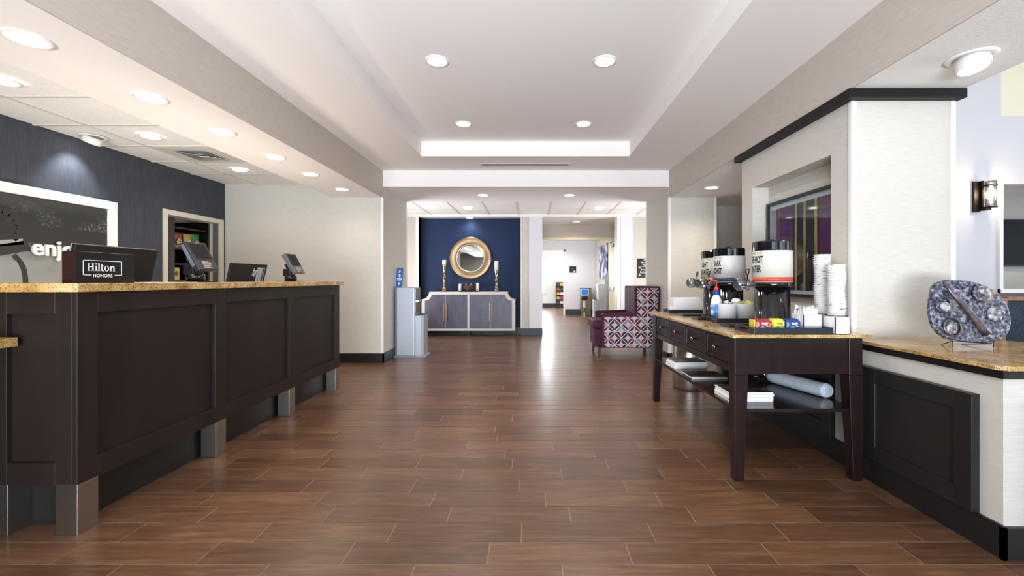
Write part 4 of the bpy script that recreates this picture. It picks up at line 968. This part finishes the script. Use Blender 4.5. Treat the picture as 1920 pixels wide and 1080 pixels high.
for k in range(8):
    a = k*2.4; r = .03 if k < 6 else .01
    c = MB().box(-.028, .028, -.002, .002, -.02, .02).build('sweetener_packet', M('packet_green', (186, 188, 110), 0.6) if k == 0 else bpy.data.materials['packet_green'])
    c.location = (1.603+r*math.cos(a), 3.205+r*math.sin(a), BZ+.128+.006*(k % 3)); c.rotation_euler = (.9*math.sin(a), .4, a)
    tag(c, 'yellow green sweetener packet poking out of the second white pot', 'packet', 'sweetener packets in the pot')
cw = MB()
cw.sphere((0, 0, 0), .036, 12, 8, (1.0, .8, .7)); 
for v in cw.v: v *= 1+.16*math.sin(v.x*190+v.z*130)*math.cos(v.y*170)
cw = cw.build('crumpled_napkin', PAPER); cw.location = (1.565, 3.27, BZ+.150)
tag(cw, 'crumpled white napkin between the two white pots', 'napkin')
# creamer pump bottle
pb = thing('pump_bottle', 'blue and white creamer bottle with a red pump top', 'bottle', (1.415, 3.27, BZ+.0085))
MB().lathe([(.036, 0), (.040, .006), (.040, .12), (.034, .16), (.020, .19), (.017, .196)], n=28).build('bottle_body', M('bottle_white', (226, 232, 238), 0.3), pb)
lb = M('bottle_label_blue', (60, 130, 196), 0.35, noise=((232, 236, 240), 9, (1, 1, 1.6), .46, .54))
MB().ring([(.0405, .012), (.0412, .012), (.0412, .122), (.0405, .122)], n=28).build('label', lb, pb)
MB().lathe([(.019, .192), (.021, .196), (.021, .224), (.016, .23)], n=24).build('cap', M('cap_blue', (34, 56, 160), 0.3), pb)
MB().lathe([(.019, .228), (.016, .248), (.006, .256), (.006, .288), (.014, .292), (.014, .302), (.001, .304)], n=20).tube([(0, 0, .298), (-.035, 0, .300), (-.058, 0, .290)], [.007, .006, .004], 8).build('pump', M('pump_red', (214, 60, 66), 0.35), pb)
# napkin box, caddy, stirrers at the far end
nb = thing('napkin_box', 'long white napkin box on the far black tray', 'napkin box', (1.485, 4.13, BZ+.0085))
for a in ((-.135, .135, -.075, -.070), (-.135, .135, .070, .075)): MB().box(*a, 0, .125).build('wall_panel', CERAM, nb)
for a in ((-.135, -.130, -.07, .07), (.130, .135, -.07, .07)): MB().box(*a, 0, .125).build('wall_panel', CERAM, nb)
MB().box(-.13, .13, -.07, .07, 0, .006).build('floor_panel', CERAM, nb)
nm = MB()
for k in range(14): nm.box(-.12, .12, -.064+.009*k, -.058+.009*k, .007, .128+.010*math.sin(k*1.3))
nk = nm.build('napkins', PAPER, None, kind='stuff'); nk.location = (1.485, 4.13, BZ+.0085); tag(nk, 'upright folded white paper napkins filling the far napkin box', 'napkins')
cd = thing('packet_caddy', 'tiny white packet caddy left of the napkin box', 'caddy', (1.333, 4.10, BZ+.0085))
MB().box(-.016, .016, -.03, .03, 0, .004).box(-.016, -.013, -.03, .03, 0, .045).box(.013, .016, -.03, .03, 0, .045).build('caddy_shell', CERAM, cd)
for k in range(4): MB().box(-.011, .011, -.024+.013*k, -.021+.013*k, .004, .052).build('divider_card', PAPER, cd)
WOODS = M('stirrer_birch', (206, 172, 124), 0.6)
sh = thing('stirrer_cup', 'small clear cup of wooden stirrers behind the napkin box', 'cup', (1.70, 4.16, BZ))
MB().lathe([(.028, 0), (.034, .10), (.032, .10), (.026, .005), (.001, .004)], n=20).build('cup_wall', CERAM, sh)
for k in range(9):
    a = k*.7; s = MB().box(-.003, .003, -.0008, .0008, 0, .17).build('wooden_stirrer', WOODS)
    s.location = (1.70+.013*math.cos(a), 4.16+.013*math.sin(a), BZ+.006); s.rotation_euler = (-.07*math.sin(a), .07*math.cos(a), a)
    tag(s, 'thin pale wooden stirrer standing in the small cup behind the napkin box', 'stirrer', 'wooden stirrers')
# tea boxes
def teabox(x, wd, col, c2, label, lean=0):
    o = thing('tea_packet_box', label, 'tea box', (x, 2.565, BZ+.0085))
    MB().box(-wd/2, wd/2, -.03, .03, 0, .062).build('carton', M('carton_'+label.split()[0], col, 0.4), o, .001)
    MB().box(-wd/2+.006, wd/2-.006, -.0308, -.030, .008, .054).build('printed_face', M('print_'+label.split()[0], c2[0], 0.4, noise=(c2[1], 45, (1, 1, 1.6), .47, .56)), o)
    for k in range(4): MB().box(-wd/2+.004, wd/2-.004, -.022+.013*k, -.0195+.013*k, .062, .07+.004*(k % 2)).build('packet', M('packet_'+label.split()[0]+str(k), col, 0.5), o)
teabox(1.376, .095, (160, 40, 44), ((150, 34, 40), (236, 200, 190)), 'red tea packet box leftmost on the near tray'.replace('leftmost', 'with yellow edge'))
teabox(1.466, .072, (226, 214, 70), ((232, 222, 90), (120, 140, 60)), 'yellow tea packet box between the red and blue ones')
teabox(1.553, .086, (34, 62, 130), ((36, 70, 150), (190, 206, 226)), 'blue tea packet box beside the white sugar box')
MB().box(1.3225, 1.3275, 2.535, 2.595, BZ+.0085, BZ+.078).build('yellow_edge', M('yellow_card', (226, 200, 60), 0.5)); tag(bpy.data.objects['yellow_edge'], 'narrow yellow card standing against the red tea box', 'card')
pc = MB().box(1.32, 1.60, 2.487, 2.53, BZ+.0085, BZ+.0105).build('tray_liner', PAPER); tag(pc, 'white paper liner strip lying in the near black tray', 'paper')
def whitebox(loc, a, b, h, label):
    o = thing('white_box', label, 'box', loc)
    for q in ((-a, a, -b, -b+.004), (-a, a, b-.004, b), (-a, -a+.004, -b, b), (a-.004, a, -b, b)): MB().box(*q, 0, h).build('wall_panel', CERAM, o)
    MB().box(-a, a, -b, b, 0, .004).build('floor_panel', CERAM, o)
whitebox((1.678, 2.605, BZ+.0085), .056, .058, .10, 'square white box of sugar packets on the near tray')
whitebox((1.793, 2.512, BZ), .043, .052, .098, 'square white box standing empty on the granite at the table corner')
for k in range(9):
    s = MB().box(-.045, .045, -.0035, .0035, -.03, .045).build('sugar_packet', PAPER if k % 3 else M('packet_print', (206, 206, 204), .6, noise=((120, 120, 124), 30, (1, 1, 1), .55, .62)))
    s.location = (1.672+random.uniform(-.008, .006), 2.56+.011*k, BZ+.085+random.uniform(0, .025)); s.rotation_euler = (random.uniform(-.15, .15), random.uniform(-.35, .25), random.uniform(-.12, .12))
    tag(s, 'white paper sugar packet standing in the square box on the near tray', 'packet', 'sugar packets')
# cup stacks
CUPS = M('paper_cup', (238, 237, 234), 0.5)
def cupmat():
    m = M('printed_paper_cup', (238, 237, 234), 0.5); N = m.node_tree.nodes; L = m.node_tree.links; b = N['Principled BSDF']
    tc = N.new('ShaderNodeTexCoord'); oi = N.new('ShaderNodeObjectInfo'); mp = N.new('ShaderNodeMapping'); mp.inputs['Scale'].default_value = (18, 18, 150)
    ad = N.new('ShaderNodeVectorMath'); ad.operation = 'ADD'; cb = N.new('ShaderNodeMath'); cb.operation = 'MULTIPLY'; cb.inputs[1].default_value = 50
    L.new(oi.outputs['Random'], cb.inputs[0]); L.new(tc.outputs['Object'], mp.inputs[0]); L.new(mp.outputs[0], ad.inputs[0]); L.new(cb.outputs[0], ad.inputs[1])
    n = N.new('ShaderNodeTexNoise'); n.inputs['Scale'].default_value = 1; n.inputs['Detail'].default_value = 1; L.new(ad.outputs[0], n.inputs['Vector'])
    r = N.new('ShaderNodeValToRGB'); r.color_ramp.elements[0].position = .69; r.color_ramp.elements[1].position = .72
    r.color_ramp.elements[0].color = rgb(238, 237, 234); r.color_ramp.elements[1].color = rgb(60, 60, 58)
    L.new(n.outputs['Fac'], r.inputs[0]); L.new(r.outputs[0], b.inputs['Base Color']); return m
CUPP = cupmat()
H = .115; ro, ri = .0475, .034
cupm = MB().lathe([(ri-.004, .004), (ri, 0), (ri+.0003, .001), (ro-.001, H-.004)], n=24).ring([(ro-.0012, H-.006), (ro+.0016, H-.005), (ro+.0032, H-.002), (ro+.001, H), (ro-.002, H-.001)], n=24)
cup0 = cupm.build('paper_cup', CUPP)
nfirst = True
for (x, y, n, side) in ((1.878, 2.755, 26, 'taller rear'), (1.865, 2.615, 21, 'shorter front')):
    for k in range(n):
        c = cup0 if nfirst else cup0.copy()
        if not nfirst: COL.objects.link(c)
        nfirst = False
        c.location = (x+.0035*math.sin(k*.5), y, BZ+.006+.0143*k); c.rotation_euler = (0, 0, k*1.7)
        lab = ('topmost white paper cup of the %s stack' % side) if k == n-1 else ('lowest white paper cup of the %s stack, in the wire rack' % side) if k == 0 else 'white paper cup nested inside the %s stack by the wall' % side
        tag(c, lab, 'cup', 'paper cups in the %s stack' % side)
rk = thing('cup_rack', 'black wire rack holding the two paper cup stacks', 'rack', (1.872, 2.685, BZ))
for (x, y) in ((.006, .07), (-.007, -.07)):
    circ = [(x+.056*math.cos(2*PI*k/24), y+.056*math.sin(2*PI*k/24)) for k in range(24)]
    MB().tube([(a, b, .098) for a, b in circ], .0022, 6, True).build('ring', BLK, rk)
    for an in (45, 135, 225, 315):
        a = math.radians(an); px, py = x+.056*math.cos(a), y+.056*math.sin(a)
        MB().tube([(px, py, .098), (px, py, .003)], .0022, 6).build('upright', BLK, rk)
    MB().tube([(a, b, .0025) for a, b in circ], .0022, 6, True).build('base_ring', BLK, rk)

# ------------------------------------------------------------------ artwork in the pillar niche
an = thing('framed_artwork', 'framed abstract of purple and gold upright bands inside the pillar niche', 'artwork', (2.145, 3.36, 1.05))
A0, A1, Z0, Z1 = 2.88, 3.83, 1.044, 1.857
OA = T(-2.145, -3.36, -1.05)
def aq(n, mb, m, b=0): return mb.xf(OA).build(n, m, an, b)
for a in ((A0, A1, Z1-.025, Z1), (A0, A1, Z0, Z0+.025)): aq('frame_bar', MB().box(2.105, 2.144, *a), BLK, .002)
for a in ((A0, A0+.025, Z0+.025, Z1-.025), (A1-.025, A1, Z0+.025, Z1-.025)): aq('frame_bar', MB().box(2.105, 2.144, *a), BLK, .002)
aq('mat_board', MB().box(2.125, 2.144, A0+.02, A1-.02, Z0+.02, Z1-.02), PAPER)
bands = [(3.70, 3.775, (196, 172, 184)), (3.665, 3.70, (70, 44, 74)), (3.645, 3.665, (160, 84, 70)), (3.47, 3.645, (112, 38, 98)), (3.44, 3.47, (50, 34, 52)), (3.415, 3.44, (226, 184, 92)), (3.33, 3.415, (46, 34, 48)),
         (3.305, 3.33, (226, 184, 92)), (3.20, 3.305, (54, 38, 54)), (3.17, 3.20, (226, 186, 94)), (3.145, 3.17, (40, 30, 44)), (2.985, 3.145, (124, 40, 102)), (2.95, 2.985, (222, 178, 88)), (2.92, 2.95, (150, 70, 60))]
bands = [(a, b, c) for a, b, c in bands]
for a, b, c in bands: aq('painted_band', MB().box(2.121, 2.126, a, b, Z0+.055, Z1-.065), M('band_paint', c, 0.5, noise=(tuple(int(v*.75) for v in c), 5, (1, 8, 1), .35, .7)))
aq('glass_pane', MB().box(2.114, 2.116, A0+.024, A1-.024, Z0+.024, Z1-.024), GLASS)

# ------------------------------------------------------------------ sculpture on the ledge
S = .000422
sc_ = thing('plate_sculpture', 'rounded mottled metal plate sculpture on a wire stand on the ledge', 'sculpture', (2.365, 2.29, HZ))
outl = [(380,82),(520,82),(680,92),(800,120),(900,165),(1000,220),(1070,290),(1120,370),(1150,450),(1160,560),(1150,650),(1120,730),(1070,800),(1000,850),(900,880),(780,888),(650,885),(520,870),(400,850),(300,830),(220,770),(170,700),(145,630),(133,520),(140,400),(165,300),(210,170),(260,120),(320,95)]
def sxy(p): return ((p[0]-645)*S, (888-p[1])*S+.022)
def sculptmat():
    m = M('mottled_metal', (74, 76, 92), 0.32, metal=0.55); N = m.node_tree.nodes; L = m.node_tree.links; b = N['Principled BSDF']
    tc = N.new('ShaderNodeTexCoord')
    n = N.new('ShaderNodeTexNoise'); n.inputs['Scale'].default_value = 60; n.inputs['Detail'].default_value = 9; L.new(tc.outputs['Object'], n.inputs['Vector'])
    n2 = N.new('ShaderNodeTexNoise'); n2.inputs['Scale'].default_value = 9; n2.inputs['Detail'].default_value = 3; L.new(tc.outputs['Object'], n2.inputs['Vector'])
    r = N.new('ShaderNodeValToRGB'); e = r.color_ramp.elements; e[0].position = .36; e[0].color = rgb(40, 42, 54); e[1].position = .70; e[1].color = rgb(186, 186, 194)
    x = e.new(.53); x.color = rgb(104, 106, 122)
    r2 = N.new('ShaderNodeValToRGB'); r2.color_ramp.elements[0].position = .56; r2.color_ramp.elements[1].position = .72
    r2.color_ramp.elements[0].color = (0, 0, 0, 1); r2.color_ramp.elements[1].color = (.6, .6, .6, 1)
    mx = N.new('ShaderNodeMix'); mx.data_type = 'RGBA'; mx.inputs[7].default_value = rgb(190, 168, 130)
    L.new(n.outputs['Fac'], r.inputs[0]); L.new(n2.outputs['Fac'], r2.inputs[0]); L.new(r2.outputs[0], mx.inputs[0]); L.new(r.outputs[0], mx.inputs[6]); L.new(mx.outputs[2], b.inputs['Base Color'])
    bp = N.new('ShaderNodeBump'); bp.inputs['Strength'].default_value = .5; bp.inputs['Distance'].default_value = .004; L.new(n.outputs['Fac'], bp.inputs['Height']); L.new(bp.outputs[0], b.inputs['Normal'])
    return m
SM = sculptmat(); SLV = M('disc_silver', (188, 186, 190), 0.5, metal=0.5, noise=((96, 94, 102), 40, (1, 1, 1), .45, .6), bump=(60, (1, 1, 1), .5)); SDK = M('cast_dark', (92, 88, 96), 0.3, metal=0.7, noise=((150, 128, 118), 24, (1, 1, 1), .5, .75))
tilt = Matrix.Rotation(math.radians(-7), 4, 'X')
def sp_(n, mb, m, b=0): return mb.xf(tilt).build(n, m, sc_, b)
sp_('plate', MB().prism([sxy(p) for p in outl], 'Y', -.011, .011), SM, .006)
def disc(p, r, h, m, n): 
    x, z = sxy(p); return sp_(n, MB().lathe([(r, 0), (r*.96, -h*.6), (r*.7, -h), (r*.3, -h*.85), (.001, -h*.8)], (x, -.010, z), 28, 'Y'), m)
def bowl_ring(p, r, m, n):
    x, z = sxy(p); return sp_(n, MB().ring([(r, -.0), (r*1.06, -.008), (r*.92, -.012), (r*.84, -.004)], (x, -.011, z), 28, 'Y'), m)
disc((812, 262), .052, .016, SM, 'boss'); disc((820, 225), .030, .026, SLV, 'disc')
disc((945, 525), .041, .014, SLV, 'boss'); x, z = sxy((980, 505)); sp_('dome', MB().sphere((x, -.026, z), .021, 18, 10), SLV)
bowl_ring((300, 405), .042, SDK, 'ring'); disc((330, 435), .030, .012, SLV, 'disc')
bowl_ring((385, 690), .048, SDK, 'ring'); disc((375, 710), .030, .013, SLV, 'disc')
rp = [(350, 110), (420, 240), (560, 410), (680, 580), (760, 700), (812, 772)]
sp_('ridge', MB().tube([(sxy(p)[0], -.013, sxy(p)[1]) for p in rp], [.005, .011, .016, .020, .023, .024], 12), SDK)
x0, x1 = (318-645)*S, (838-645)*S
st = MB().tube([(x0, -.03, 0.002), (x0, -.03, .045), (x0, -.018, .034), (x1, -.018, .022), (x1, -.03, .034), (x1, -.03, .002)], .0022, 6)
st.tube([(x0, -.018, .030), (x0+.06, .09, .002)], .0022, 6).tube([(x1, -.018, .020), (x1-.05, .09, .002)], .0022, 6).tube([(x0, -.02, .021), (x1, -.02, .021)], .002, 6)
st.build('wire_stand', BRONZE, sc_)

# ------------------------------------------------------------------ sconce, TV, dining chair
so = thing('wall_sconce', 'dark bronze wall sconce with a lit ribbed glass cylinder', 'sconce', (5.24, 5.0, 2.16))
MB().box(-.085, -.01, -.03, 0, -.19, .17).build('back_plate', BRONZE, so, .004)
MB().lathe([(.05, 0), (.05, .29)], (.035, -.10, -.135), 20).build('glass_shade', CLEARP, so)
MB().cyl((.035, -.10, -.15), .056, .015, 20).build('lower_cup', BRONZE, so)
MB().ring([(.051, .10), (.055, .10), (.055, .113), (.051, .113)], (.035, -.10, 0), 20).build('top_band', BRONZE, so)
MB().box(-.02, .04, -.10, -.02, -.175, -.15).box(-.02, .0, -.06, -.02, -.15, .17).build('arm', BRONZE, so)
MB().lathe([(.012, -.03), (.026, .02), (.02, .06), (.001, .075)], (.035, -.10, 0), 14).build('bulb', M('lit_bulb', (255, 240, 210), .5, emit=((255, 226, 176), 14)), so)
pl_ = bpy.data.lights.new('lamp', 'POINT'); pl_.energy = 7; pl_.color = (1, .8, .55); pl_.shadow_soft_size = .04
b = bpy.data.objects.new('lamp', pl_); COL.objects.link(b); b.parent = so; b.location = (.035, -.175, .03)
tv = thing('wall_television', 'black flat television on the wall beyond the pass-through', 'television', (7.9, 6.6, 1.75))
MB().box(-.68, .6, -.06, -.02, -.36, .36).build('housing', BLK, tv, .004); MB().box(-.665, .585, -.062, -.06, -.34, .345).build('screen', SCREEN, tv); MB().box(-.2, .2, -.02, 0, -.15, .15).build('wall_mount', BLK, tv)
dc = thing('dining_chair', 'oak dining chair with teal upholstered back beyond the half wall', 'chair', (3.62, 3.1, 0))
for x in (-.25, .21):
    MB().prism([(-.02+0, 0), (.03, 0), (.05, .45), (.02, .78), (.0, 1.05), (-.045, 1.05), (-.035, .78), (-.01, .45)], 'X', x, x+.04).xf(T(0, 0, 0)).build('back_leg', OAK, dc, .003)
    MB().box(x, x+.04, .42, .46, 0, .45).build('front_leg', OAK, dc, .003)
    MB().box(x+.008, x+.032, .03, .43, .38, .44).build('seat_rail', OAK, dc)
MB().box(-.25, .25, .02, .48, .44, .50).build('seat', TEAL, dc, .015)
MB().prism([(.015, .55), (.03, .55), (.005, .80), (-.01, 1.03), (-.03, 1.03), (-.022, .80)], 'X', -.21, .21).build('backrest', TEAL, dc, .004)
MB().box(-.21, .21, -.046, -.0, 1.03, 1.06).build('top_rail', OAK, dc, .004)

# ------------------------------------------------------------------ corridor things
sg = thing('directory_sign', 'black directory sign with white room lettering, half hidden by the right wall edge', 'sign', (2.46, YE, 1.43))
MB().box(-.20, .20, -.012, 0, -.205, .21).build('sign_plate', M('sign_plate_black', (24, 24, 26), .35), sg, .002)
mb = MB()
for body, z in (('101 - 115', .165), ('Meeting Room', .11), ('Restrooms', .06), ('Fitness Center', -.045), ('Business Center', -.095)): mb.add(text(body, .05, 1, .0004), T(.03, -.0125, z) @ FACE_CAM)
mb.build('lettering', LET, sg)
mb = MB().box(-.17, .19, -.0135, -.012, .03, .034).box(-.17, .19, -.0135, -.012, -.115, -.111)
mb.prism([(-.155, -.165), (-.12, -.145), (-.155, -.125)], 'Y', -.0135, -.012).box(-.16, -.125, -.0135, -.012, .0, .02)
mb.build('arrow_marks', LET, sg)
s2 = thing('room_sign', 'small square dark sign on the pale corridor end wall', 'sign', (1.395, 14.5, 1.54))
MB().box(-.115, .115, -.012, 0, -.11, .11).build('sign_plate', BLK, s2); MB().box(.03, .085, -.014, -.012, -.085, -.045).build('white_square', LET, s2)
cp = thing('canvas_picture', 'blue and white canvas picture on the right corridor wall', 'picture', (2.15, 12.7, 1.72))
MB().box(-.04, 0, -.70, .70, -.50, .50).build('canvas', M('blue_canvas', (70, 78, 130), .6, noise=((220, 220, 232), 3, (1, 1, 1.4), .45, .6)), cp)
MB().box(-.042, -.03, -.71, -.70, -.5, .5).build('frame_edge', DGREY, cp)
dl = thing('corridor_door', 'open cream corridor door with closer beyond the opening', 'door', (2.10, 10.66, 0))
MB().box(-.02, .022, 0, .88, .01, 2.15).build('door_leaf', DOORP, dl, .002)
MB().box(-.06, -.02, .08, .32, 2.02, 2.09).build('closer', M('closer_grey', (150, 148, 140), .4, metal=.6), dl)
MB().tube([(-.04, .28, 2.10), (-.12, .12, 2.12), (-.05, -.02, 2.14)], .008, 6).build('closer_arm', MGREY, dl)
MB().box(-.05, -.02, .1, .78, .92, 1.0).build('push_bar', ALU, dl, .004)
tb2 = thing('corridor_bin', 'square bronze steel waste bin against the corridor end wall', 'bin', (1.80, 14.27, 0))
MB().box(-.17, .17, -.15, .15, 0, .88).build('bin_body', M('bronze_steel', (130, 118, 100), .35, metal=.9), tb2, .01); MB().box(-.175, .175, -.155, .155, .88, .91).build('lid', DGREY, tb2, .004)
ts = thing('tablet_stand', 'tablet with blue screen on a slim steel post before the corridor bin', 'tablet stand', (1.70, 13.75, 0))
MB().cyl((0, 0, 0), .13, .012, 24).build('base_disc', STEEL, ts); MB().cyl((0, 0, .012), .038, .60, 16).build('post', CHROME, ts)
MB().sphere((0, -.02, .60), .11, 16, 8, (1, .3, .75)).build('mount', BLK, ts); MB().box(-.13, .13, -.05, -.035, .68, .90).build('tablet_body', CERAM, ts, .004)
MB().box(-.10, .10, -.052, -.05, .705, .875).build('screen', M('lit_blue_screen', (20, 80, 170), .3, emit=((30, 100, 190), .7)), ts)
br = thing('brochure_rack', 'wooden brochure rack in the bright end room', 'rack', (1.36, 18.3, 0))
MB().box(-.31, .31, .05, .08, 0, 1.09).build('back_board', OAK, br); MB().box(-.33, -.31, -.09, .08, 0, 1.09).box(.31, .33, -.09, .08, 0, 1.09).build('side_board', BRONZE, br); MB().box(-.31, .31, -.09, .05, 0, .10).build('plinth', BLK, br)
BC = [M('brochure_%s' % n, c, .5) for n, c in (('amber', (226, 180, 90)), ('white', (232, 228, 220)), ('blue', (90, 120, 170)), ('red', (186, 76, 70)), ('navy', (60, 60, 90)), ('green', (140, 160, 110)))]
nm_ = ['amber', 'white', 'blue', 'red', 'navy', 'green']; rows_ = ['lowest', 'second', 'third', 'fourth', 'top']
for r in range(5):
    MB().box(-.31, .31, -.07, -.06, .11+.19*r, .17+.19*r).box(-.31, .31, -.07, .05, .105+.19*r, .11+.19*r).build('pocket', BRONZE, br)
    for c in range(4):
        k = random.randrange(6)
        q = MB().box(-.062, .062, -.012, .012, 0, .17).build('brochure', BC[k]); q.location = (1.36-.23+.153*c, 18.3-.02, .1115+.19*r); q.rotation_euler = (-.08, 0, 0)
        tag(q, '%s brochure, number %s across the %s rack row' % (nm_[k], ['one', 'two', 'three', 'four'][c], rows_[r]), 'brochure', 'brochures in the rack')
